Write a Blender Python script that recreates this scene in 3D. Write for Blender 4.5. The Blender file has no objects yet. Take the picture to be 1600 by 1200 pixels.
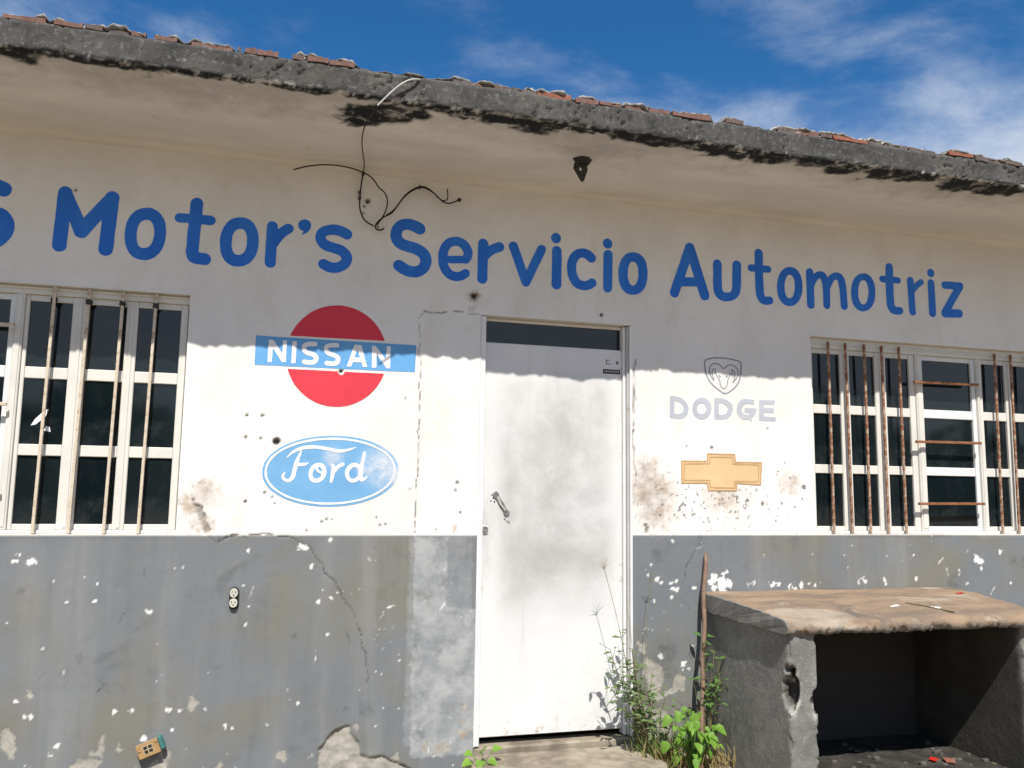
import bpy, bmesh, math, random
import numpy as np
from mathutils import Matrix, Vector

random.seed(7)
C = bpy.context.scene.collection
sc = bpy.context.scene

# ---------------------------------------------------------------- camera
cam_d = bpy.data.cameras.new('camera'); cam = bpy.data.objects.new('camera', cam_d); C.objects.link(cam)
cam_d.sensor_fit = 'HORIZONTAL'; cam_d.sensor_width = 36.0; cam_d.lens = 1325.0 / 1600.0 * 36.0
cam_d.clip_start = 0.05; cam_d.clip_end = 2000.0
_r = ((0.96120650, -0.27547551, 0.01397486), (0.04784016, 0.11660144, -0.99202592), (0.27164936, 0.95421033, 0.12525686))
cam.matrix_world = Matrix(((_r[0][0], -_r[1][0], -_r[2][0], -1.04335), (_r[0][1], -_r[1][1], -_r[2][1], -4.34737),
                           (_r[0][2], -_r[1][2], -_r[2][2], 1.38294), (0, 0, 0, 1)))
sc.camera = cam

# ---------------------------------------------------------------- sun, sky, exposure
SUN_EL = math.radians(52.4); SUN_AZ = math.radians(10.0)      # sun behind the viewer, ten degrees to the left
to_sun = Vector((-math.sin(SUN_AZ) * math.cos(SUN_EL), -math.cos(SUN_AZ) * math.cos(SUN_EL), math.sin(SUN_EL)))
sun_d = bpy.data.lights.new('sun', 'SUN'); sun_d.energy = 4.9; sun_d.angle = math.radians(0.5); sun_d.color = (1.0, 0.955, 0.88)
sun = bpy.data.objects.new('sun', sun_d); C.objects.link(sun); sun.location = (0, -10, 12)
sun.rotation_euler = to_sun.to_track_quat('Z', 'Y').to_euler()

world = bpy.data.worlds.new('World'); sc.world = world; world.use_nodes = True
wt = world.node_tree; wt.nodes.clear()
def wn(t, **kw):
    n = wt.nodes.new(t)
    for k, v in kw.items(): setattr(n, k, v)
    return n
sky = wn('ShaderNodeTexSky', sky_type='NISHITA', sun_disc=False, sun_elevation=SUN_EL, sun_rotation=math.radians(190.0))
sky.altitude = 300.0; sky.air_density = 1.0; sky.dust_density = 0.5; sky.ozone_density = 5.0
hsv = wn('ShaderNodeHueSaturation'); hsv.inputs['Saturation'].default_value = 1.28; hsv.inputs['Value'].default_value = 1.25
wt.links.new(sky.outputs[0], hsv.inputs['Color'])
tc = wn('ShaderNodeTexCoord'); sep = wn('ShaderNodeSeparateXYZ'); wt.links.new(tc.outputs['Generated'], sep.inputs[0])
def wmath(op, a, b=None):
    n = wn('ShaderNodeMath', operation=op)
    for i, v in enumerate((a, b)):
        if v is None: continue
        if hasattr(v, 'links'): wt.links.new(v, n.inputs[i])
        else: n.inputs[i].default_value = v
    return n.outputs[0]
zc = wmath('MAXIMUM', wmath('ADD', sep.outputs[2], 0.12), 0.05)
cx_ = wmath('DIVIDE', sep.outputs[0], zc); cy_ = wmath('DIVIDE', sep.outputs[1], zc)
cmb = wn('ShaderNodeCombineXYZ'); wt.links.new(cx_, cmb.inputs[0]); wt.links.new(cy_, cmb.inputs[1])
mp = wn('ShaderNodeMapping'); mp.inputs['Location'].default_value = (1.2, 3.3, 0.0); mp.inputs['Rotation'].default_value = (0, 0, 0.5)
mp.inputs['Scale'].default_value = (1.0, 1.25, 1.0); wt.links.new(cmb.outputs[0], mp.inputs['Vector'])
n1 = wn('ShaderNodeTexNoise'); n1.inputs['Scale'].default_value = 2.6; n1.inputs['Detail'].default_value = 9.0
n1.inputs['Roughness'].default_value = 0.6; n1.inputs['Distortion'].default_value = 0.25; wt.links.new(mp.outputs[0], n1.inputs['Vector'])
low = wn('ShaderNodeMapRange', interpolation_type='SMOOTHSTEP'); low.inputs['From Min'].default_value = 0.50; low.inputs['From Max'].default_value = 0.27
low.inputs['To Min'].default_value = 0.0; low.inputs['To Max'].default_value = 0.46; wt.links.new(sep.outputs[2], low.inputs['Value'])
dens = wmath('ADD', n1.outputs['Fac'], low.outputs[0])
ramp = wn('ShaderNodeMapRange', interpolation_type='SMOOTHSTEP'); ramp.inputs['From Min'].default_value = 0.48; ramp.inputs['From Max'].default_value = 1.0
ramp.inputs['To Min'].default_value = 0.0; ramp.inputs['To Max'].default_value = 0.75; wt.links.new(dens, ramp.inputs['Value'])
mixc = wn('ShaderNodeMix', data_type='RGBA'); wt.links.new(ramp.outputs[0], mixc.inputs[0]); wt.links.new(hsv.outputs[0], mixc.inputs[6])
mixc.inputs[7].default_value = (7.6, 8.2, 9.0, 1.0)
bg = wn('ShaderNodeBackground'); bg.inputs['Strength'].default_value = 0.080; wt.links.new(mixc.outputs[2], bg.inputs[0])
wo = wn('ShaderNodeOutputWorld'); wt.links.new(bg.outputs[0], wo.inputs[0])

vs = sc.view_settings; vs.view_transform = 'Standard'; vs.look = 'None'; vs.gamma = 1.0; vs.use_curve_mapping = False
vs.exposure = 0.32
sc.cycles.max_bounces = 8; sc.cycles.diffuse_bounces = 5; sc.cycles.use_denoising = True

# ---- measured tables: wall coordinates in metres (x, z[, width or radius]) ----
LETTERS = [[[(-2.2992,2.7547,0.0718),(-2.3011,2.7554,0.0718),(-2.305,2.7568,0.0717),(-2.3108,2.7589,0.0717),(-2.3185,2.7617,0.0721),(-2.3267,2.7634,0.0725),(-2.3355,2.7643,0.0726),(-2.3449,2.7641,0.0725),(-2.3547,2.7629,0.0721),(-2.3644,2.7602,0.0712),(-2.374,2.7558,0.07),(-2.3834,2.7498,0.0687),(-2.3927,2.7422,0.0671),(-2.3999,2.7336,0.0649),(-2.4049,2.724,0.0629),(-2.4079,2.7133,0.0617),(-2.4088,2.7016,0.0613),(-2.4073,2.6908,0.062),(-2.4034,2.6807,0.0637),(-2.3971,2.6715,0.0659),(-2.3884,2.6631,0.0675),(-2.379,2.6558,0.0686),(-2.3689,2.6496,0.0697),(-2.3582,2.6446,0.0706),(-2.3467,2.6408,0.071),(-2.3356,2.6371,0.0711),(-2.3247,2.6336,0.0711),(-2.3142,2.6301,0.0712),(-2.304,2.6269,0.0707),(-2.2949,2.622,0.0692),(-2.2871,2.6156,0.0673),(-2.2804,2.6076,0.0655),(-2.2749,2.598,0.0639),(-2.2716,2.5879,0.0627),(-2.2704,2.5771,0.0622),(-2.2714,2.5658,0.0626),(-2.2746,2.5539,0.0633),(-2.2791,2.5428,0.0642),(-2.285,2.5325,0.0654),(-2.2923,2.5229,0.0666),(-2.3009,2.5142,0.0678),(-2.3101,2.5072,0.0691),(-2.3199,2.5019,0.0703),(-2.3303,2.4984,0.0711),(-2.3413,2.4966,0.0714),(-2.3517,2.4965,0.0712),(-2.3617,2.4981,0.0706),(-2.3712,2.5013,0.0695),(-2.3802,2.5061,0.0688),(-2.3869,2.5097,0.0687),(-2.3914,2.5122,0.0687),(-2.3936,2.5134,0.0687)]],[[(-2.0374,2.7668,0.0641),(-2.0456,2.5093,0.0635)],[(-2.0374,2.7668,0.0598),(-1.9553,2.5858,0.066),(-1.8321,2.766,0.0614)],[(-1.8321,2.766,0.0647),(-1.8439,2.5077,0.0642)]],[[(-1.6064,2.6073,0.0544),(-1.6077,2.5804,0.0544),(-1.6119,2.5584,0.0545),(-1.619,2.5394,0.055),(-1.6286,2.5237,0.056),(-1.6406,2.5117,0.0574),(-1.6546,2.5037,0.0589),(-1.672,2.4999,0.0596),(-1.6894,2.5005,0.0596),(-1.7034,2.5059,0.0585),(-1.7155,2.5156,0.0568),(-1.7252,2.5294,0.0553),(-1.7325,2.5469,0.0543),(-1.7371,2.5679,0.0537),(-1.7388,2.5942,0.0535),(-1.7377,2.6208,0.0535),(-1.7336,2.6428,0.0538),(-1.7266,2.6618,0.0545),(-1.7171,2.6776,0.0556),(-1.7053,2.6898,0.0573),(-1.6913,2.698,0.0592),(-1.6738,2.7022,0.0603),(-1.6563,2.7017,0.0606),(-1.6421,2.6965,0.0597),(-1.6299,2.6868,0.0581),(-1.62,2.6728,0.0565),(-1.6126,2.6551,0.0554),(-1.6081,2.6339,0.0548),(-1.6064,2.6073,0.0546)]],[[(-1.4462,2.7793,0.0558),(-1.4467,2.7634,0.0558),(-1.4479,2.7315,0.0557),(-1.4497,2.6838,0.0557),(-1.4521,2.6204,0.0556),(-1.4533,2.5716,0.0555),(-1.4535,2.5372,0.0555),(-1.4524,2.517,0.0557),(-1.4503,2.5111,0.0577),(-1.4454,2.5066,0.0598),(-1.4379,2.5033,0.0606),(-1.4276,2.5014,0.0608),(-1.4146,2.5007,0.0608),(-1.4048,2.5002,0.0609),(-1.3983,2.4999,0.0609),(-1.395,2.4997,0.0609)],[(-1.5212,2.6975,0.0476),(-1.378,2.6989,0.0481)],[(-1.4462,2.7793,0.0592),(-1.4549,2.532,0.0587)]],[[(-1.1715,2.608,0.0564),(-1.1728,2.5822,0.0563),(-1.177,2.561,0.0562),(-1.184,2.5428,0.0564),(-1.1934,2.5277,0.057),(-1.205,2.5162,0.0581),(-1.2188,2.5085,0.0593),(-1.2357,2.5049,0.0601),(-1.2526,2.5055,0.0603),(-1.2663,2.5107,0.0597),(-1.2779,2.52,0.0585),(-1.2874,2.5333,0.0573),(-1.2944,2.5501,0.0564),(-1.2988,2.5703,0.0558),(-1.3004,2.5956,0.0555),(-1.2992,2.6212,0.0554),(-1.2951,2.6423,0.0555),(-1.2883,2.6605,0.0559),(-1.279,2.6757,0.0567),(-1.2674,2.6874,0.058),(-1.2537,2.6953,0.0596),(-1.2367,2.6992,0.0607),(-1.2197,2.6988,0.0613),(-1.2058,2.6937,0.0609),(-1.194,2.6843,0.0598),(-1.1845,2.6709,0.0586),(-1.1774,2.6539,0.0576),(-1.173,2.6335,0.0569),(-1.1715,2.608,0.0566)]],[[(-1.0809,2.6982,0.0538),(-1.083,2.5092,0.0535)],[(-1.0705,2.6146,0.0503),(-1.0688,2.6175,0.0503),(-1.0654,2.6233,0.0503),(-1.0603,2.632,0.0503),(-1.0535,2.6436,0.0504),(-1.0458,2.6545,0.0507),(-1.0372,2.6645,0.0511),(-1.0278,2.6737,0.0515),(-1.0174,2.6822,0.0517),(-1.0096,2.6885,0.0517),(-1.0044,2.6928,0.0517),(-1.0018,2.6949,0.0517)]],[[(-0.9242,2.7198,0.0617),(-0.9207,2.7215,0.0617)],[(-0.9074,2.719,0.0309),(-0.9081,2.7134,0.0291),(-0.9094,2.7021,0.0255),(-0.9153,2.6906,0.0194),(-0.9259,2.6787,0.0105),(-0.9312,2.6728,0.006)]],[[(-0.7091,2.6941,0.0559),(-0.7113,2.6951,0.0559),(-0.7159,2.6971,0.0559),(-0.7227,2.7,0.0559),(-0.7317,2.7039,0.0559),(-0.741,2.7071,0.0558),(-0.7505,2.7094,0.0556),(-0.7602,2.7109,0.0555),(-0.7702,2.7117,0.0552),(-0.7806,2.7111,0.0548),(-0.7916,2.7092,0.0543),(-0.803,2.706,0.0539),(-0.815,2.7015,0.0534),(-0.8247,2.6958,0.0526),(-0.8321,2.689,0.0518),(-0.8373,2.6811,0.0513),(-0.8403,2.672,0.0514),(-0.8408,2.6631,0.052),(-0.8389,2.6543,0.0529),(-0.8346,2.6456,0.0538),(-0.828,2.637,0.0544),(-0.8203,2.63,0.0549),(-0.8116,2.6246,0.0551),(-0.8019,2.6207,0.0552),(-0.7912,2.6183,0.0552),(-0.7804,2.616,0.0552),(-0.7697,2.6137,0.0552),(-0.759,2.6113,0.0553),(-0.7482,2.609,0.0554),(-0.7381,2.6052,0.0554),(-0.7288,2.6,0.0553),(-0.7201,2.5934,0.0551),(-0.7122,2.5854,0.0548),(-0.7067,2.5771,0.0541),(-0.7037,2.5686,0.0531),(-0.7032,2.5599,0.0523),(-0.7051,2.5509,0.052),(-0.709,2.5426,0.052),(-0.7148,2.5348,0.0523),(-0.7226,2.5276,0.0526),(-0.7322,2.5211,0.053),(-0.7421,2.516,0.0534),(-0.7522,2.5123,0.0538),(-0.7626,2.5101,0.0542),(-0.7732,2.5093,0.0544),(-0.783,2.5098,0.0546),(-0.7922,2.5114,0.0548),(-0.8006,2.5143,0.0548),(-0.8083,2.5183,0.0547),(-0.8141,2.5214,0.0547),(-0.8179,2.5234,0.0547),(-0.8199,2.5244,0.0547)]],[[(-0.3293,2.7613,0.0634),(-0.3313,2.7623,0.0634),(-0.3354,2.7642,0.0634),(-0.3415,2.767,0.0634),(-0.3497,2.7708,0.0633),(-0.3582,2.774,0.0631),(-0.3671,2.7765,0.0629),(-0.3764,2.7784,0.0626),(-0.386,2.7798,0.0622),(-0.3958,2.7796,0.0615),(-0.4058,2.7779,0.0608),(-0.4159,2.7747,0.0602),(-0.4261,2.7701,0.0595),(-0.4347,2.7638,0.0588),(-0.4418,2.756,0.0584),(-0.4473,2.7466,0.0584),(-0.4513,2.7355,0.0587),(-0.4532,2.7245,0.0592),(-0.4531,2.7135,0.0599),(-0.451,2.7025,0.0606),(-0.4468,2.6915,0.0614),(-0.4408,2.6822,0.0621),(-0.4328,2.6747,0.0625),(-0.423,2.6688,0.0625),(-0.4113,2.6647,0.0624),(-0.3995,2.6612,0.0623),(-0.3876,2.6581,0.0622),(-0.3756,2.6556,0.0622),(-0.3636,2.6536,0.0622),(-0.3519,2.6508,0.0625),(-0.3405,2.6471,0.0627),(-0.3296,2.6426,0.0628),(-0.319,2.6372,0.063),(-0.31,2.6308,0.063),(-0.3027,2.6233,0.0628),(-0.2971,2.6149,0.0623),(-0.2931,2.6054,0.0617),(-0.291,2.5956,0.0609),(-0.2907,2.5854,0.0602),(-0.2923,2.5748,0.0597),(-0.2957,2.5639,0.0593),(-0.3004,2.5543,0.059),(-0.3065,2.546,0.059),(-0.3138,2.539,0.0592),(-0.3225,2.5334,0.0595),(-0.331,2.529,0.0598),(-0.3393,2.5259,0.0602),(-0.3474,2.5239,0.0606),(-0.3554,2.5233,0.061),(-0.3632,2.5232,0.0612),(-0.3708,2.5238,0.0614),(-0.3782,2.525,0.0616),(-0.3854,2.5268,0.0618),(-0.3931,2.5295,0.0619),(-0.4013,2.5331,0.062),(-0.41,2.5375,0.062),(-0.4192,2.5429,0.062),(-0.4261,2.5469,0.062),(-0.4307,2.5496,0.0619),(-0.433,2.5509,0.0619)]],[[(-0.1628,2.6076,0.0408),(-0.0741,2.6156,0.041)],[(-0.0741,2.617,0.0488),(-0.0732,2.6185,0.0488),(-0.0714,2.6216,0.0488),(-0.0686,2.6262,0.0488),(-0.0649,2.6323,0.049),(-0.0628,2.6392,0.0497),(-0.0621,2.6467,0.0504),(-0.0629,2.655,0.051),(-0.0653,2.6639,0.0514),(-0.0685,2.6723,0.0518),(-0.0727,2.6803,0.052),(-0.0777,2.6877,0.0522),(-0.0837,2.6946,0.0523),(-0.0907,2.7004,0.0523),(-0.0988,2.705,0.052),(-0.1081,2.7085,0.0517),(-0.1183,2.7109,0.0512),(-0.1286,2.7115,0.0506),(-0.1389,2.7105,0.05),(-0.1492,2.7079,0.0494),(-0.1594,2.7036,0.0489),(-0.1685,2.698,0.0485),(-0.1764,2.691,0.0483),(-0.183,2.6827,0.0483),(-0.1885,2.6731,0.0484),(-0.193,2.6625,0.0486),(-0.1964,2.6511,0.0488),(-0.1987,2.6387,0.0491),(-0.2,2.6254,0.0493),(-0.2003,2.6124,0.0495),(-0.1996,2.5997,0.0498),(-0.1979,2.5873,0.05),(-0.1951,2.5752,0.0503),(-0.1912,2.564,0.0506),(-0.186,2.5538,0.0509),(-0.1797,2.5445,0.0512),(-0.1722,2.5361,0.0513),(-0.1642,2.5294,0.0513),(-0.156,2.5244,0.0511),(-0.1473,2.521,0.0508),(-0.1382,2.5193,0.0505),(-0.1296,2.5185,0.0502),(-0.1214,2.5186,0.0499),(-0.1137,2.5196,0.0495),(-0.1063,2.5216,0.0493),(-0.0995,2.524,0.0491),(-0.0932,2.5268,0.0489),(-0.0875,2.5301,0.0487),(-0.0823,2.5338,0.0487),(-0.0784,2.5366,0.0487),(-0.0758,2.5385,0.0487),(-0.0745,2.5394,0.0487)]],[[(0.0206,2.7125,0.0563),(0.0189,2.5175,0.056)],[(0.0286,2.6429,0.0516),(0.0309,2.6454,0.0516),(0.0354,2.6504,0.0517),(0.0422,2.658,0.0517),(0.0513,2.668,0.0517),(0.061,2.6768,0.0518),(0.0714,2.6843,0.052),(0.0825,2.6906,0.0523),(0.0942,2.6955,0.0525),(0.1031,2.6993,0.0525),(0.109,2.7018,0.0525),(0.1119,2.703,0.0525)]],[[(0.1912,2.713,0.0538),(0.2636,2.5197,0.0518),(0.3526,2.7112,0.0516)]],[[(0.4414,2.7109,0.0575),(0.4412,2.5213,0.0572)],[(0.4361,2.7843,0.0588),(0.4362,2.7832,0.0588)]],[[(0.6466,2.6895,0.0566),(0.6453,2.6906,0.0566),(0.6426,2.6929,0.0566),(0.6387,2.6963,0.0566),(0.6334,2.7009,0.0564),(0.6274,2.7049,0.056),(0.6206,2.7082,0.0554),(0.6131,2.711,0.0549),(0.6049,2.7131,0.0542),(0.5965,2.7137,0.0533),(0.5879,2.713,0.0525),(0.5791,2.7107,0.0519),(0.5702,2.707,0.0515),(0.562,2.7019,0.0514),(0.5546,2.6955,0.0515),(0.548,2.6877,0.0518),(0.5421,2.6785,0.0522),(0.5373,2.6691,0.0526),(0.5336,2.6595,0.053),(0.5311,2.6496,0.0536),(0.5297,2.6394,0.054),(0.5291,2.6287,0.0544),(0.5294,2.6172,0.0547),(0.5305,2.6052,0.055),(0.5325,2.5925,0.0552),(0.5356,2.5806,0.0555),(0.5397,2.5695,0.0557),(0.5449,2.5593,0.0559),(0.5512,2.5498,0.0559),(0.5585,2.542,0.0556),(0.5668,2.5358,0.0551),(0.5762,2.5313,0.0543),(0.5866,2.5284,0.0537),(0.5962,2.5268,0.0533),(0.6052,2.5264,0.0527),(0.6134,2.5272,0.0521),(0.6208,2.5292,0.0517),(0.6277,2.5316,0.0516),(0.6341,2.5343,0.0515),(0.6398,2.5374,0.0515),(0.6451,2.5409,0.0515),(0.649,2.5434,0.0515),(0.6516,2.5452,0.0515),(0.6529,2.546,0.0515)]],[[(0.7488,2.7173,0.0559),(0.7451,2.5265,0.0556)],[(0.7464,2.7836,0.0585),(0.7464,2.7824,0.0585)]],[[(0.9632,2.6271,0.0582),(0.9617,2.6012,0.0578),(0.9575,2.5801,0.0568),(0.9507,2.5618,0.0557),(0.9415,2.5468,0.0545),(0.9303,2.5354,0.0536),(0.9171,2.5279,0.0536),(0.9008,2.5245,0.0544),(0.8846,2.5254,0.0559),(0.8716,2.5307,0.0578),(0.8605,2.5403,0.0588),(0.8515,2.5538,0.059),(0.845,2.5708,0.0587),(0.841,2.5911,0.0582),(0.8397,2.6165,0.0577),(0.8411,2.6422,0.0571),(0.8452,2.6633,0.0562),(0.8519,2.6816,0.0553),(0.861,2.6967,0.0543),(0.8722,2.7083,0.0536),(0.8854,2.7159,0.0538),(0.9016,2.7196,0.0549),(0.9179,2.7189,0.0567),(0.9311,2.7136,0.0588),(0.9423,2.704,0.06),(0.9514,2.6904,0.0601),(0.958,2.6733,0.0597),(0.962,2.6527,0.0591),(0.9632,2.6271,0.0588)]],[[(1.2616,2.8064,0.0594),(1.1603,2.5316,0.0587)],[(1.2616,2.8064,0.0623),(1.3526,2.5301,0.0622)],[(1.1948,2.5976,0.0543),(1.3202,2.6079,0.0547)]],[[(1.4395,2.7244,0.0578),(1.4389,2.6908,0.0578),(1.4377,2.6239,0.0578),(1.4388,2.5809,0.0581),(1.4424,2.5617,0.0589),(1.4503,2.5468,0.0586),(1.4626,2.5361,0.0568),(1.4769,2.5307,0.0541),(1.4934,2.5308,0.0527),(1.5099,2.5327,0.0523),(1.5264,2.5364,0.0518),(1.5408,2.545,0.0524),(1.553,2.5586,0.0542),(1.5605,2.5743,0.0565),(1.5632,2.592,0.058),(1.5656,2.633,0.0584),(1.5676,2.6974,0.0585),(1.5687,2.7297,0.0586)]],[[(1.7187,2.8155,0.0558),(1.7185,2.7555,0.0557),(1.7182,2.6362,0.0556),(1.721,2.5679,0.056),(1.7269,2.5501,0.0567),(1.7354,2.538,0.0555),(1.7464,2.5315,0.0525),(1.7604,2.5295,0.0501),(1.7774,2.532,0.0495),(1.7859,2.5333,0.0495)],[(1.6623,2.7215,0.043),(1.7795,2.7225,0.0433)]],[[(1.9897,2.6346,0.0532),(1.9875,2.6097,0.0527),(1.9825,2.5887,0.0515),(1.9751,2.5704,0.0501),(1.9653,2.5553,0.0484),(1.9536,2.5437,0.0469),(1.9401,2.5362,0.0463),(1.9241,2.5328,0.0471),(1.9083,2.5338,0.049),(1.8953,2.5393,0.0517),(1.8843,2.5491,0.0534),(1.8755,2.5627,0.0541),(1.8692,2.5798,0.054),(1.8657,2.6,0.0534),(1.865,2.6246,0.0528),(1.8671,2.6494,0.0521),(1.8719,2.6703,0.051),(1.8793,2.6886,0.0497),(1.889,2.7039,0.0482),(1.9007,2.7155,0.0469),(1.9141,2.7233,0.0465),(1.9301,2.7269,0.0475),(1.946,2.726,0.0497),(1.9592,2.7206,0.0526),(1.9703,2.7108,0.0544),(1.9792,2.6971,0.055),(1.9855,2.6798,0.0549),(1.9891,2.6594,0.0543),(1.9897,2.6346,0.0539)]],[[(2.0691,2.7289,0.0537),(2.072,2.5304,0.0535)],[(2.0732,2.6433,0.046),(2.0798,2.6562,0.046),(2.093,2.6822,0.0454),(2.1081,2.7022,0.044),(2.1252,2.7162,0.0428),(2.1414,2.7214,0.0438),(2.1565,2.718,0.0481),(2.1685,2.7065,0.0508),(2.1773,2.6869,0.051),(2.1827,2.6646,0.0506),(2.1846,2.6398,0.0501),(2.1852,2.6042,0.0499),(2.1845,2.5581,0.0497),(2.1842,2.535,0.0497)],[(2.1922,2.6529,0.0463),(2.1993,2.666,0.0463),(2.2135,2.6922,0.0455),(2.2297,2.7106,0.0437),(2.248,2.7209,0.043),(2.2651,2.7231,0.0452),(2.281,2.7172,0.0499),(2.2924,2.7012,0.0517),(2.2993,2.6749,0.0513),(2.304,2.6313,0.0509),(2.3065,2.5703,0.0507),(2.3078,2.5399,0.0507)]],[[(2.5119,2.64,0.051),(2.5093,2.6145,0.0505),(2.504,2.5931,0.0492),(2.4962,2.5744,0.0477),(2.4862,2.559,0.0458),(2.4741,2.5472,0.0441),(2.4604,2.5396,0.0433),(2.4443,2.5361,0.044),(2.4284,2.5372,0.0461),(2.4153,2.5429,0.0491),(2.4043,2.5529,0.0512),(2.3957,2.5668,0.0519),(2.3896,2.5843,0.0519),(2.3862,2.605,0.0514),(2.3859,2.6301,0.0507),(2.3884,2.6554,0.0499),(2.3936,2.6768,0.0488),(2.4012,2.6955,0.0473),(2.4112,2.711,0.0456),(2.4232,2.7229,0.0441),(2.4369,2.7308,0.0434),(2.4531,2.7344,0.0444),(2.4691,2.7335,0.0467),(2.4823,2.7279,0.05),(2.4934,2.7179,0.0521),(2.5022,2.7038,0.0529),(2.5083,2.6862,0.0527),(2.5116,2.6653,0.0521),(2.5119,2.64,0.0517)]],[[(2.6491,2.8108,0.0569),(2.6475,2.753,0.0569),(2.6444,2.638,0.0568),(2.6458,2.5722,0.0573),(2.6516,2.5551,0.0578),(2.6609,2.5433,0.0554),(2.6736,2.5369,0.0515),(2.6884,2.5348,0.0488),(2.7054,2.537,0.0481),(2.7138,2.5381,0.0481)],[(2.593,2.7314,0.0426),(2.7104,2.7322,0.0429)]],[[(2.8035,2.738,0.0505),(2.8079,2.5385,0.0503)],[(2.8113,2.6707,0.0397),(2.8213,2.6812,0.0397),(2.8415,2.7022,0.0395),(2.8605,2.7187,0.0388),(2.8783,2.7305,0.0385),(2.8873,2.7365,0.0386)]],[[(2.9624,2.7348,0.0543),(2.9619,2.5413,0.054)],[(2.964,2.8023,0.0555),(2.9639,2.801,0.0555)]],[[(3.0668,2.7316,0.0488),(3.1876,2.7335,0.0491)],[(3.1876,2.7335,0.0534),(3.0574,2.5501,0.0528)],[(3.0572,2.5468,0.0546),(3.1706,2.5523,0.0549)]]]
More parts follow.
